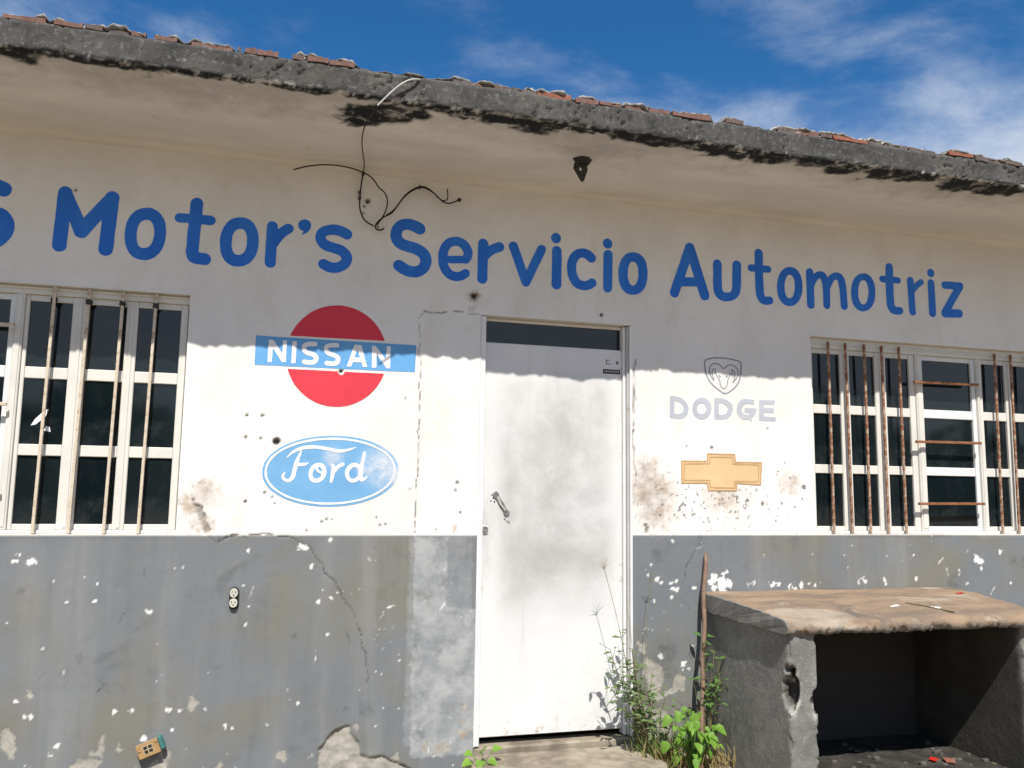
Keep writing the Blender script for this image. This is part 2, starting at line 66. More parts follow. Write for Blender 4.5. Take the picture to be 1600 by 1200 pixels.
EMBLEM = {'circ':[(-0.4797,2.0661),(-0.4797,2.0487),(-0.4808,2.0313),(-0.483,2.0141),(-0.4863,1.997),(-0.4907,1.9803),(-0.4962,1.9638),(-0.5026,1.9477),(-0.5101,1.9322),(-0.5186,1.9171),(-0.5279,1.9027),(-0.5382,1.889),(-0.5493,1.8759),(-0.5611,1.8637),(-0.5737,1.8523),(-0.587,1.8418),(-0.6008,1.8322),(-0.6152,1.8235),(-0.6301,1.8159),(-0.6455,1.8093),(-0.6611,1.8037),(-0.6771,1.7992),(-0.6932,1.7958),(-0.7096,1.7935),(-0.7259,1.7922),(-0.7423,1.7921),(-0.7587,1.7931),(-0.7749,1.7952),(-0.7909,1.7983),(-0.8067,1.8026),(-0.8221,1.8078),(-0.8371,1.8141),(-0.8517,1.8214),(-0.8658,1.8296),(-0.8793,1.8388),(-0.8922,1.8489),(-0.9045,1.8598),(-0.916,1.8715),(-0.9267,1.8839),(-0.9367,1.897),(-0.9458,1.9108),(-0.954,1.9252),(-0.9612,1.9401),(-0.9676,1.9554),(-0.973,1.9712),(-0.9773,1.9873),(-0.9807,2.0037),(-0.983,2.0203),(-0.9843,2.0371),(-0.9845,2.0539),(-0.9837,2.0707),(-0.9819,2.0875),(-0.979,2.1041),(-0.9751,2.1206),(-0.9702,2.1367),(-0.9642,2.1526),(-0.9573,2.168),(-0.9494,2.1829),(-0.9407,2.1974),(-0.931,2.2112),(-0.9205,2.2244),(-0.9092,2.2369),(-0.8971,2.2486),(-0.8843,2.2595),(-0.8708,2.2696),(-0.8567,2.2787),(-0.8421,2.2869),(-0.827,2.294),(-0.8115,2.3002),(-0.7956,2.3053),(-0.7794,2.3093),(-0.763,2.3122),(-0.7464,2.314),(-0.7298,2.3147),(-0.7131,2.3142),(-0.6965,2.3126),(-0.6801,2.3099),(-0.6639,2.306),(-0.6479,2.3011),(-0.6323,2.295),(-0.6172,2.2879),(-0.6025,2.2797),(-0.5884,2.2705),(-0.5749,2.2604),(-0.5621,2.2493),(-0.5501,2.2374),(-0.5388,2.2246),(-0.5284,2.2111),(-0.5189,2.1969),(-0.5104,2.182),(-0.5028,2.1666),(-0.4963,2.1507),(-0.4908,2.1343),(-0.4864,2.1176),(-0.483,2.1006),(-0.4808,2.0834)],'up':[(-1.0605,2.1392),(-0.9823,2.1421),(-0.4811,2.1453),(-0.3543,2.1464)],'lo':[(-1.0526,1.9739),(-0.9809,1.9739),(-0.4867,1.9738),(-0.3493,1.974)],'band':[(-1.1327,2.1335),(-0.7959,2.1318),(-0.3283,2.1325),(-0.3328,1.9896),(-0.79,1.9879),(-1.133,1.9858)],'nl':[('poly',[(-1.0708,2.1156),(-1.048,2.1159),(-1.0031,2.0486),(-1.0021,2.1166),(-0.9832,2.1167),(-0.9839,2.0059),(-1.0038,2.0059),(-1.0492,2.0754),(-1.0514,2.0022),(-1.0721,2.0021)]),('poly',[(-0.9563,2.1145),(-0.9347,2.1148),(-0.9366,2.0031),(-0.9576,2.003)]),('st',[(-0.8452,2.107,0.0232),(-0.8533,2.1065,0.0232),(-0.8695,2.1056,0.0232),(-0.8828,2.1028,0.023),(-0.8933,2.0983,0.0227),(-0.8989,2.0912,0.0222),(-0.8998,2.0815,0.0223),(-0.8968,2.0727,0.0226),(-0.8898,2.0648,0.0229),(-0.8803,2.0599,0.0231),(-0.8683,2.0578,0.0232),(-0.8571,2.0546,0.0232),(-0.8468,2.0502,0.0231),(-0.8399,2.0444,0.0228),(-0.8364,2.0371,0.0224),(-0.8371,2.0285,0.0224),(-0.842,2.0186,0.0225),(-0.8498,2.0128,0.0229),(-0.8603,2.0111,0.0231),(-0.8727,2.011,0.0231),(-0.8868,2.0124,0.0231),(-0.8938,2.0131,0.0231)]),('st',[(-0.7367,2.107,0.0234),(-0.7448,2.1068,0.0234),(-0.7609,2.1064,0.0233),(-0.7741,2.104,0.0232),(-0.7841,2.0998,0.0229),(-0.7895,2.093,0.0225),(-0.7902,2.0835,0.0226),(-0.7871,2.0748,0.0229),(-0.7804,2.0668,0.0232),(-0.7709,2.0616,0.0233),(-0.7587,2.0589,0.0234),(-0.7475,2.0554,0.0234),(-0.7373,2.051,0.0233),(-0.7307,2.0451,0.0231),(-0.7277,2.0378,0.0227),(-0.7283,2.0291,0.0226),(-0.7325,2.0192,0.0227),(-0.74,2.0133,0.0231),(-0.7507,2.0116,0.0232),(-0.7627,2.0114,0.0233),(-0.7759,2.0126,0.0233),(-0.7825,2.0132,0.0232)]),('poly',[(-0.6488,2.1152),(-0.6132,2.1162),(-0.5801,2.0047),(-0.602,2.0019),(-0.6089,2.0256),(-0.6526,2.0254),(-0.661,2.0015),(-0.6838,2.0014)],[(-0.6316,2.0938),(-0.6174,2.0503),(-0.6475,2.0503)]),('poly',[(-0.5597,2.1167),(-0.5409,2.1161),(-0.4852,2.0477),(-0.4831,2.1185),(-0.4629,2.1186),(-0.4626,2.0032),(-0.4815,2.0027),(-0.5339,2.0748),(-0.5337,2.0028),(-0.5558,2.0016)])],'nhole':(-0.7101,1.9723),'oval':[(-0.401,1.4755),(-0.4021,1.4628),(-0.4047,1.4506),(-0.4086,1.4387),(-0.414,1.427),(-0.4208,1.4155),(-0.429,1.4044),(-0.4385,1.3936),(-0.4492,1.3832),(-0.4612,1.3731),(-0.4744,1.3636),(-0.4887,1.3545),(-0.504,1.3459),(-0.5204,1.3379),(-0.5377,1.3305),(-0.5558,1.3236),(-0.5747,1.3174),(-0.5943,1.3119),(-0.6146,1.307),(-0.6354,1.3029),(-0.6567,1.2994),(-0.6784,1.2967),(-0.7005,1.2947),(-0.723,1.2934),(-0.7463,1.2928),(-0.7696,1.293),(-0.7918,1.2939),(-0.8135,1.2955),(-0.8347,1.2979),(-0.8554,1.3009),(-0.8754,1.3046),(-0.8947,1.309),(-0.9134,1.3141),(-0.9312,1.3198),(-0.9482,1.326),(-0.9643,1.3329),(-0.9794,1.3403),(-0.9935,1.3483),(-1.0066,1.3568),(-1.0185,1.3657),(-1.0293,1.375),(-1.0389,1.3848),(-1.0473,1.3949),(-1.0544,1.4054),(-1.0602,1.4162),(-1.0648,1.4272),(-1.068,1.4385),(-1.0699,1.4501),(-1.0705,1.4622),(-1.0697,1.4743),(-1.0676,1.486),(-1.0641,1.4975),(-1.0594,1.5088),(-1.0533,1.5199),(-1.0459,1.5307),(-1.0373,1.5413),(-1.0275,1.5515),(-1.0164,1.5614),(-1.0042,1.5709),(-0.9909,1.58),(-0.9765,1.5887),(-0.961,1.5968),(-0.9446,1.6045),(-0.9273,1.6115),(-0.9091,1.618),(-0.8902,1.6239),(-0.8705,1.6292),(-0.8501,1.6338),(-0.8292,1.6378),(-0.8076,1.641),(-0.7856,1.6435),(-0.7631,1.6454),(-0.7396,1.6465),(-0.716,1.6468),(-0.6933,1.6464),(-0.671,1.6452),(-0.6492,1.6433),(-0.6278,1.6406),(-0.6069,1.6372),(-0.5867,1.6331),(-0.5671,1.6282),(-0.5483,1.6227),(-0.5304,1.6164),(-0.5133,1.6096),(-0.4972,1.6021),(-0.4822,1.594),(-0.4683,1.5853),(-0.4556,1.5761),(-0.444,1.5665),(-0.4338,1.5563),(-0.4249,1.5458),(-0.4174,1.5349),(-0.4112,1.5236),(-0.4065,1.5121),(-0.4032,1.5002),(-0.4014,1.4881)],'ring':[(-0.4221,1.4755,0.0108),(-0.4238,1.4603,0.0108),(-0.4279,1.4456,0.0108),(-0.4343,1.4313,0.0108),(-0.4432,1.4174,0.0108),(-0.4542,1.404,0.0108),(-0.4675,1.3913,0.0108),(-0.4828,1.3791,0.0107),(-0.5,1.3677,0.0107),(-0.5191,1.3572,0.0107),(-0.5399,1.3475,0.0107),(-0.5622,1.3388,0.0106),(-0.5858,1.3311,0.0106),(-0.6107,1.3245,0.0106),(-0.6365,1.3189,0.0105),(-0.6632,1.3146,0.0105),(-0.6907,1.3113,0.0105),(-0.7188,1.3093,0.0104),(-0.7479,1.3084,0.0104),(-0.777,1.3087,0.0104),(-0.8047,1.3102,0.0103),(-0.8315,1.3129,0.0103),(-0.8574,1.3167,0.0103),(-0.8823,1.3217,0.0102),(-0.906,1.3277,0.0102),(-0.9283,1.3347,0.0102),(-0.9492,1.3427,0.0101),(-0.9685,1.3516,0.0101),(-0.9861,1.3614,0.01),(-1.0018,1.372,0.01),(-1.0157,1.3833,0.01),(-1.0276,1.3953,0.0099),(-1.0374,1.4078,0.0099),(-1.045,1.4209,0.0099),(-1.0505,1.4344,0.0099),(-1.0537,1.4484,0.0099),(-1.0547,1.463,0.01),(-1.0534,1.4776,0.01),(-1.0499,1.4918,0.0101),(-1.0442,1.5056,0.0102),(-1.0362,1.5191,0.0102),(-1.0261,1.5321,0.0103),(-1.014,1.5447,0.0103),(-0.9998,1.5566,0.0104),(-0.9836,1.568,0.0104),(-0.9657,1.5786,0.0104),(-0.946,1.5885,0.0105),(-0.9248,1.5974,0.0105),(-0.902,1.6055,0.0105),(-0.878,1.6125,0.0105),(-0.8527,1.6185,0.0105),(-0.8264,1.6235,0.0106),(-0.7992,1.6273,0.0106),(-0.7711,1.6299,0.0106),(-0.7418,1.6314,0.0106),(-0.7123,1.6317,0.0106),(-0.684,1.6308,0.0106),(-0.6564,1.6286,0.0106),(-0.6296,1.6252,0.0107),(-0.6038,1.6206,0.0107),(-0.579,1.6148,0.0107),(-0.5555,1.6079,0.0107),(-0.5335,1.6,0.0107),(-0.513,1.591,0.0107),(-0.4944,1.581,0.0107),(-0.4776,1.5702,0.0107),(-0.4628,1.5585,0.0107),(-0.4502,1.5461,0.0107),(-0.4399,1.5331,0.0107),(-0.4318,1.5194,0.0107),(-0.4262,1.5053,0.0108),(-0.4229,1.4908,0.0108),(-0.4221,1.4755,0.0108)],'fs':[[[(-0.9555,1.5339,0.0056),(-0.9506,1.5393,0.0075),(-0.9407,1.5502,0.0113),(-0.9291,1.5597,0.014),(-0.9156,1.5676,0.0155),(-0.9008,1.5745,0.0165),(-0.8849,1.5805,0.017),(-0.8676,1.5845,0.0172),(-0.8491,1.5867,0.0172),(-0.8304,1.5876,0.0172),(-0.8117,1.5871,0.0172),(-0.7905,1.5848,0.017),(-0.7668,1.5807,0.0165),(-0.743,1.5761,0.0168),(-0.7192,1.5712,0.0178),(-0.6966,1.5704,0.0174),(-0.6753,1.5736,0.0155),(-0.6538,1.5793,0.0116),(-0.6321,1.5873,0.0058),(-0.6212,1.5914,0.0029)],[(-0.8899,1.564,0.0084),(-0.8941,1.5526,0.0115),(-0.9023,1.5298,0.0175),(-0.9094,1.5066,0.0209),(-0.9152,1.4828,0.0218),(-0.9195,1.462,0.022),(-0.9221,1.4443,0.0216),(-0.9284,1.4306,0.0204),(-0.9383,1.421,0.0182),(-0.9491,1.4181,0.0167),(-0.9607,1.4219,0.0159),(-0.9684,1.4282,0.0152),(-0.9722,1.4371,0.0148),(-0.9715,1.4457,0.013),(-0.9662,1.454,0.0093),(-0.9635,1.4582,0.0075)],[(-0.9125,1.4984,0.017),(-0.8732,1.4998,0.0171),(-0.8526,1.5064,0.0057)]],[[(-0.7727,1.4605,0.0207),(-0.775,1.4501,0.0208),(-0.7794,1.4403,0.0209),(-0.7856,1.432,0.021),(-0.7932,1.4255,0.021),(-0.8018,1.4214,0.021),(-0.8106,1.4199,0.0209),(-0.8191,1.4211,0.0207),(-0.8268,1.4249,0.0205),(-0.8331,1.4311,0.0203),(-0.8375,1.4393,0.0203),(-0.8399,1.4489,0.0204),(-0.8399,1.4592,0.0205),(-0.8377,1.4695,0.0207),(-0.8333,1.4792,0.0208),(-0.8272,1.4876,0.0209),(-0.8195,1.4942,0.021),(-0.811,1.4983,0.021),(-0.8022,1.4999,0.021),(-0.7936,1.4987,0.0208),(-0.7859,1.4949,0.0207),(-0.7796,1.4887,0.0206),(-0.7751,1.4804,0.0205),(-0.7728,1.4708,0.0206),(-0.7727,1.4605,0.0206)],[(-0.8133,1.4911,0.0102),(-0.8117,1.4854,0.0102),(-0.8084,1.474,0.0102),(-0.8008,1.4659,0.0103),(-0.7889,1.4609,0.0104),(-0.7829,1.4584,0.0104)]],[[(-0.7401,1.5032,0.0075),(-0.7368,1.5003,0.0108),(-0.7302,1.4944,0.0174),(-0.7283,1.4813,0.0208),(-0.731,1.4609,0.0208),(-0.7337,1.4426,0.0194),(-0.7363,1.4263,0.0165),(-0.7377,1.4182,0.0151)],[(-0.7278,1.4652,0.0182),(-0.7225,1.4722,0.0182),(-0.7119,1.4863,0.0182),(-0.7008,1.4961,0.0183),(-0.6892,1.5017,0.0183),(-0.6834,1.5044,0.0183)]],[[(-0.5945,1.4639,0.0202),(-0.5963,1.4536,0.0202),(-0.6002,1.4441,0.0203),(-0.6061,1.4358,0.0203),(-0.6134,1.4294,0.0203),(-0.6217,1.4253,0.0203),(-0.6304,1.4238,0.0202),(-0.639,1.425,0.02),(-0.6468,1.4288,0.0199),(-0.6533,1.4349,0.0198),(-0.6581,1.443,0.0199),(-0.6608,1.4524,0.0199),(-0.6613,1.4626,0.02),(-0.6596,1.4728,0.0201),(-0.6557,1.4824,0.0202),(-0.6499,1.4907,0.0203),(-0.6426,1.4971,0.0203),(-0.6343,1.5013,0.0203),(-0.6255,1.5028,0.0202),(-0.6169,1.5016,0.0202),(-0.6091,1.4979,0.0201),(-0.6025,1.4917,0.02),(-0.5977,1.4836,0.0201),(-0.595,1.4741,0.0201),(-0.5945,1.4639,0.0201)],[(-0.5779,1.5649,0.0145),(-0.5808,1.5466,0.0164),(-0.5868,1.5102,0.0202),(-0.5911,1.4799,0.0219),(-0.5938,1.4557,0.0214),(-0.5926,1.4383,0.0203),(-0.5874,1.4276,0.0188),(-0.5787,1.4279,0.0153),(-0.5663,1.4395,0.009),(-0.5602,1.4453,0.0058)]]],'dl':[([(1.1253,1.9299),(1.1587,1.9314),(1.1912,1.9246),(1.2186,1.9089),(1.2374,1.8845),(1.2442,1.8619),(1.2326,1.8248),(1.2073,1.8057),(1.1772,1.8009),(1.124,1.8062)],[(1.1544,1.9029),(1.1784,1.9003),(1.2032,1.8853),(1.212,1.8651),(1.2052,1.8398),(1.1825,1.8298),(1.1526,1.83)]),([(1.388,1.8685),(1.387,1.8586),(1.3846,1.8489),(1.3808,1.8396),(1.3756,1.8309),(1.3692,1.8232),(1.3618,1.8165),(1.3535,1.811),(1.3446,1.8069),(1.3353,1.8043),(1.3257,1.8032),(1.3162,1.8036),(1.307,1.8055),(1.2982,1.809),(1.2901,1.8138),(1.283,1.8199),(1.2769,1.8272),(1.2721,1.8354),(1.2686,1.8444),(1.2665,1.8538),(1.2659,1.8636),(1.2667,1.8735),(1.2691,1.8832),(1.2729,1.8925),(1.278,1.9011),(1.2843,1.9089),(1.2916,1.9156),(1.2999,1.9211),(1.3088,1.9253),(1.3181,1.928),(1.3277,1.9292),(1.3373,1.9289),(1.3466,1.9269),(1.3554,1.9235),(1.3635,1.9187),(1.3707,1.9126),(1.3769,1.9053),(1.3818,1.897),(1.3853,1.888),(1.3874,1.8784)],[(1.3558,1.8672),(1.355,1.8608),(1.3529,1.8546),(1.3496,1.8489),(1.3453,1.8439),(1.34,1.8399),(1.3342,1.8371),(1.3279,1.8355),(1.3215,1.8353),(1.3153,1.8364),(1.3095,1.8388),(1.3044,1.8423),(1.3003,1.8469),(1.2972,1.8524),(1.2953,1.8584),(1.2947,1.8648),(1.2955,1.8712),(1.2975,1.8774),(1.3008,1.8831),(1.3051,1.8881),(1.3103,1.8921),(1.3162,1.895),(1.3225,1.8966),(1.3289,1.8968),(1.3351,1.8958),(1.3409,1.8934),(1.346,1.8898),(1.3502,1.8852),(1.3533,1.8797),(1.3552,1.8736)]),([(1.407,1.9304),(1.4534,1.9315),(1.4895,1.9237),(1.5176,1.903),(1.5279,1.8732),(1.5179,1.8403),(1.4872,1.8123),(1.451,1.8077),(1.4048,1.8083)],[(1.4363,1.902),(1.4631,1.9008),(1.4887,1.8856),(1.4946,1.8672),(1.4827,1.8436),(1.4619,1.8359),(1.4351,1.8348)]),([(1.6677,1.9328),(1.667,1.9032),(1.6197,1.9073),(1.5931,1.8945),(1.5795,1.8706),(1.5869,1.8523),(1.6076,1.8414),(1.6286,1.8422),(1.6447,1.8522),(1.6027,1.8538),(1.6023,1.8818),(1.6797,1.8812),(1.6793,1.8652),(1.6654,1.8366),(1.6332,1.813),(1.5965,1.8117),(1.5655,1.8282),(1.5495,1.8601),(1.5539,1.8929),(1.5728,1.924),(1.6045,1.9348)],None),([(1.7006,1.9328),(1.8053,1.934),(1.8002,1.9078),(1.7297,1.9072),(1.7302,1.8884),(1.7969,1.8864),(1.7961,1.858),(1.7295,1.8587),(1.7299,1.8367),(1.8099,1.8336),(1.8055,1.8099),(1.6964,1.8106)],None)],'ram':[[(1.3541,2.1488,0.0078),(1.3632,2.1531,0.0078),(1.3755,2.1573,0.0078),(1.3912,2.1615,0.0078),(1.4112,2.1644,0.0078),(1.4354,2.166,0.0079),(1.4596,2.1667,0.0079),(1.4839,2.1664,0.008),(1.5082,2.1646,0.008),(1.5326,2.1614,0.0081),(1.5527,2.158,0.0081),(1.5686,2.1545,0.0082),(1.5786,2.1503,0.0085),(1.5828,2.1456,0.009),(1.585,2.1366,0.0089),(1.585,2.1234,0.0088),(1.5837,2.104,0.0088),(1.5809,2.0786,0.0087),(1.5756,2.0547,0.0086),(1.5678,2.0323,0.0084),(1.5557,2.0126,0.0082),(1.5395,1.9954,0.008),(1.5178,1.9786,0.0079),(1.4908,1.9621,0.0078),(1.466,1.961,0.0081),(1.4433,1.9751,0.0084),(1.4219,1.9893,0.0084),(1.4017,2.0036,0.0085),(1.3852,2.0201,0.0086),(1.3723,2.039,0.0087),(1.3625,2.0559,0.0087),(1.3555,2.0708,0.0087),(1.351,2.0868,0.0087),(1.3489,2.1041,0.0087),(1.3483,2.1212,0.0086),(1.3491,2.1381,0.0085),(1.3541,2.1488,0.0083)],[(1.4064,2.032,0.0072),(1.4011,2.0391,0.0072),(1.3906,2.0533,0.0072),(1.3831,2.0668,0.0073),(1.3788,2.0796,0.0073),(1.3778,2.092,0.0072),(1.3802,2.1041,0.007),(1.385,2.1148,0.0068),(1.3924,2.1239,0.0066),(1.4009,2.1298,0.0065),(1.4106,2.1325,0.0065),(1.4209,2.1331,0.0066),(1.4317,2.1315,0.0068),(1.4419,2.1271,0.007),(1.4515,2.12,0.0071),(1.4592,2.1128,0.0072),(1.4651,2.1054,0.007),(1.4718,2.1052,0.0065),(1.4792,2.1122,0.0066),(1.4878,2.1187,0.0066),(1.4977,2.1247,0.0065),(1.5081,2.1286,0.0065),(1.5191,2.1303,0.0066),(1.5301,2.1287,0.0068),(1.541,2.1238,0.0071),(1.5506,2.1166,0.0072),(1.559,2.1071,0.0074),(1.5636,2.0958,0.0074),(1.5646,2.0827,0.0073),(1.5618,2.0693,0.0071),(1.5554,2.0559,0.0069),(1.546,2.0436,0.0067),(1.5336,2.0326,0.0067),(1.5273,2.0271,0.0067)],[(1.4066,2.0418,0.0058),(1.404,2.0482,0.0058),(1.3988,2.061,0.0058),(1.396,2.0729,0.0058),(1.3956,2.0837,0.0057),(1.3979,2.0926,0.0055),(1.4028,2.0994,0.0053),(1.4083,2.1024,0.0052),(1.4143,2.1016,0.0056),(1.4166,2.0974,0.0058),(1.4153,2.0897,0.0057),(1.414,2.0831,0.0057),(1.4127,2.0775,0.0058),(1.415,2.0755,0.0053),(1.4211,2.0769,0.0054),(1.424,2.0732,0.0059),(1.4239,2.0645,0.0058),(1.4268,2.0576,0.0058),(1.4327,2.0524,0.0057),(1.438,2.0461,0.0058),(1.4427,2.0387,0.0059),(1.4455,2.0285,0.0058),(1.4465,2.0155,0.0058),(1.4493,2.0048,0.0059),(1.454,1.9963,0.0058),(1.4599,1.9909,0.0056),(1.4671,1.9885,0.0053),(1.4744,1.9888,0.0052),(1.4817,1.9919,0.0053),(1.4873,1.9979,0.0055),(1.4911,2.0068,0.0057),(1.4934,2.0178,0.0058),(1.4943,2.0309,0.0058),(1.4972,2.0414,0.0056),(1.5023,2.0494,0.0056),(1.5058,2.0588,0.0057),(1.5078,2.0699,0.0057),(1.5101,2.0766,0.0056),(1.5126,2.0789,0.0052),(1.5175,2.0786,0.0054),(1.5247,2.0757,0.0053),(1.5272,2.0785,0.0059),(1.5249,2.0872,0.0059),(1.522,2.0942,0.0059),(1.5185,2.0995,0.0059),(1.5198,2.1017,0.0052),(1.5258,2.101,0.0055),(1.5325,2.0964,0.0058),(1.5396,2.088,0.0059),(1.5437,2.0783,0.0059),(1.5447,2.0674,0.0059),(1.5426,2.0563,0.0057),(1.5375,2.0451,0.0056),(1.5349,2.0395,0.0056)],[(1.4407,2.0632,0.0076),(1.4483,2.0566,0.0076)],[(1.494,2.0637,0.0071),(1.4861,2.0563,0.0071)]],'bow':[(1.1904,1.5672),(1.3529,1.5699),(1.3536,1.6121),(1.5338,1.6119),(1.5378,1.5691),(1.7094,1.5682),(1.6983,1.4353),(1.5405,1.4438),(1.5416,1.4002),(1.3561,1.3988),(1.3508,1.4408),(1.1908,1.4383)],'bowo':[(1.1935,1.5637,0.0065),(1.3557,1.5664,0.0065),(1.3564,1.6085,0.0065),(1.5308,1.6093,0.0067),(1.5349,1.5661,0.0067),(1.7051,1.5652,0.0072),(1.6951,1.4389,0.0068),(1.5373,1.4467,0.0065),(1.5384,1.4038,0.0065),(1.3594,1.4024,0.0066),(1.3536,1.4438,0.0066),(1.194,1.4412,0.0068),(1.1935,1.5637,0.0072)],'bowi':[(1.2108,1.5497,0.0058),(1.3676,1.5532,0.0058),(1.3715,1.5914,0.0058),(1.5169,1.5932,0.006),(1.5202,1.5555,0.006),(1.6879,1.553,0.0063),(1.6813,1.4571,0.006),(1.5243,1.4563,0.0058),(1.5297,1.4193,0.0058),(1.3726,1.4185,0.0059),(1.3652,1.4591,0.0059),(1.2057,1.4564,0.006),(1.2108,1.5497,0.0064)]}
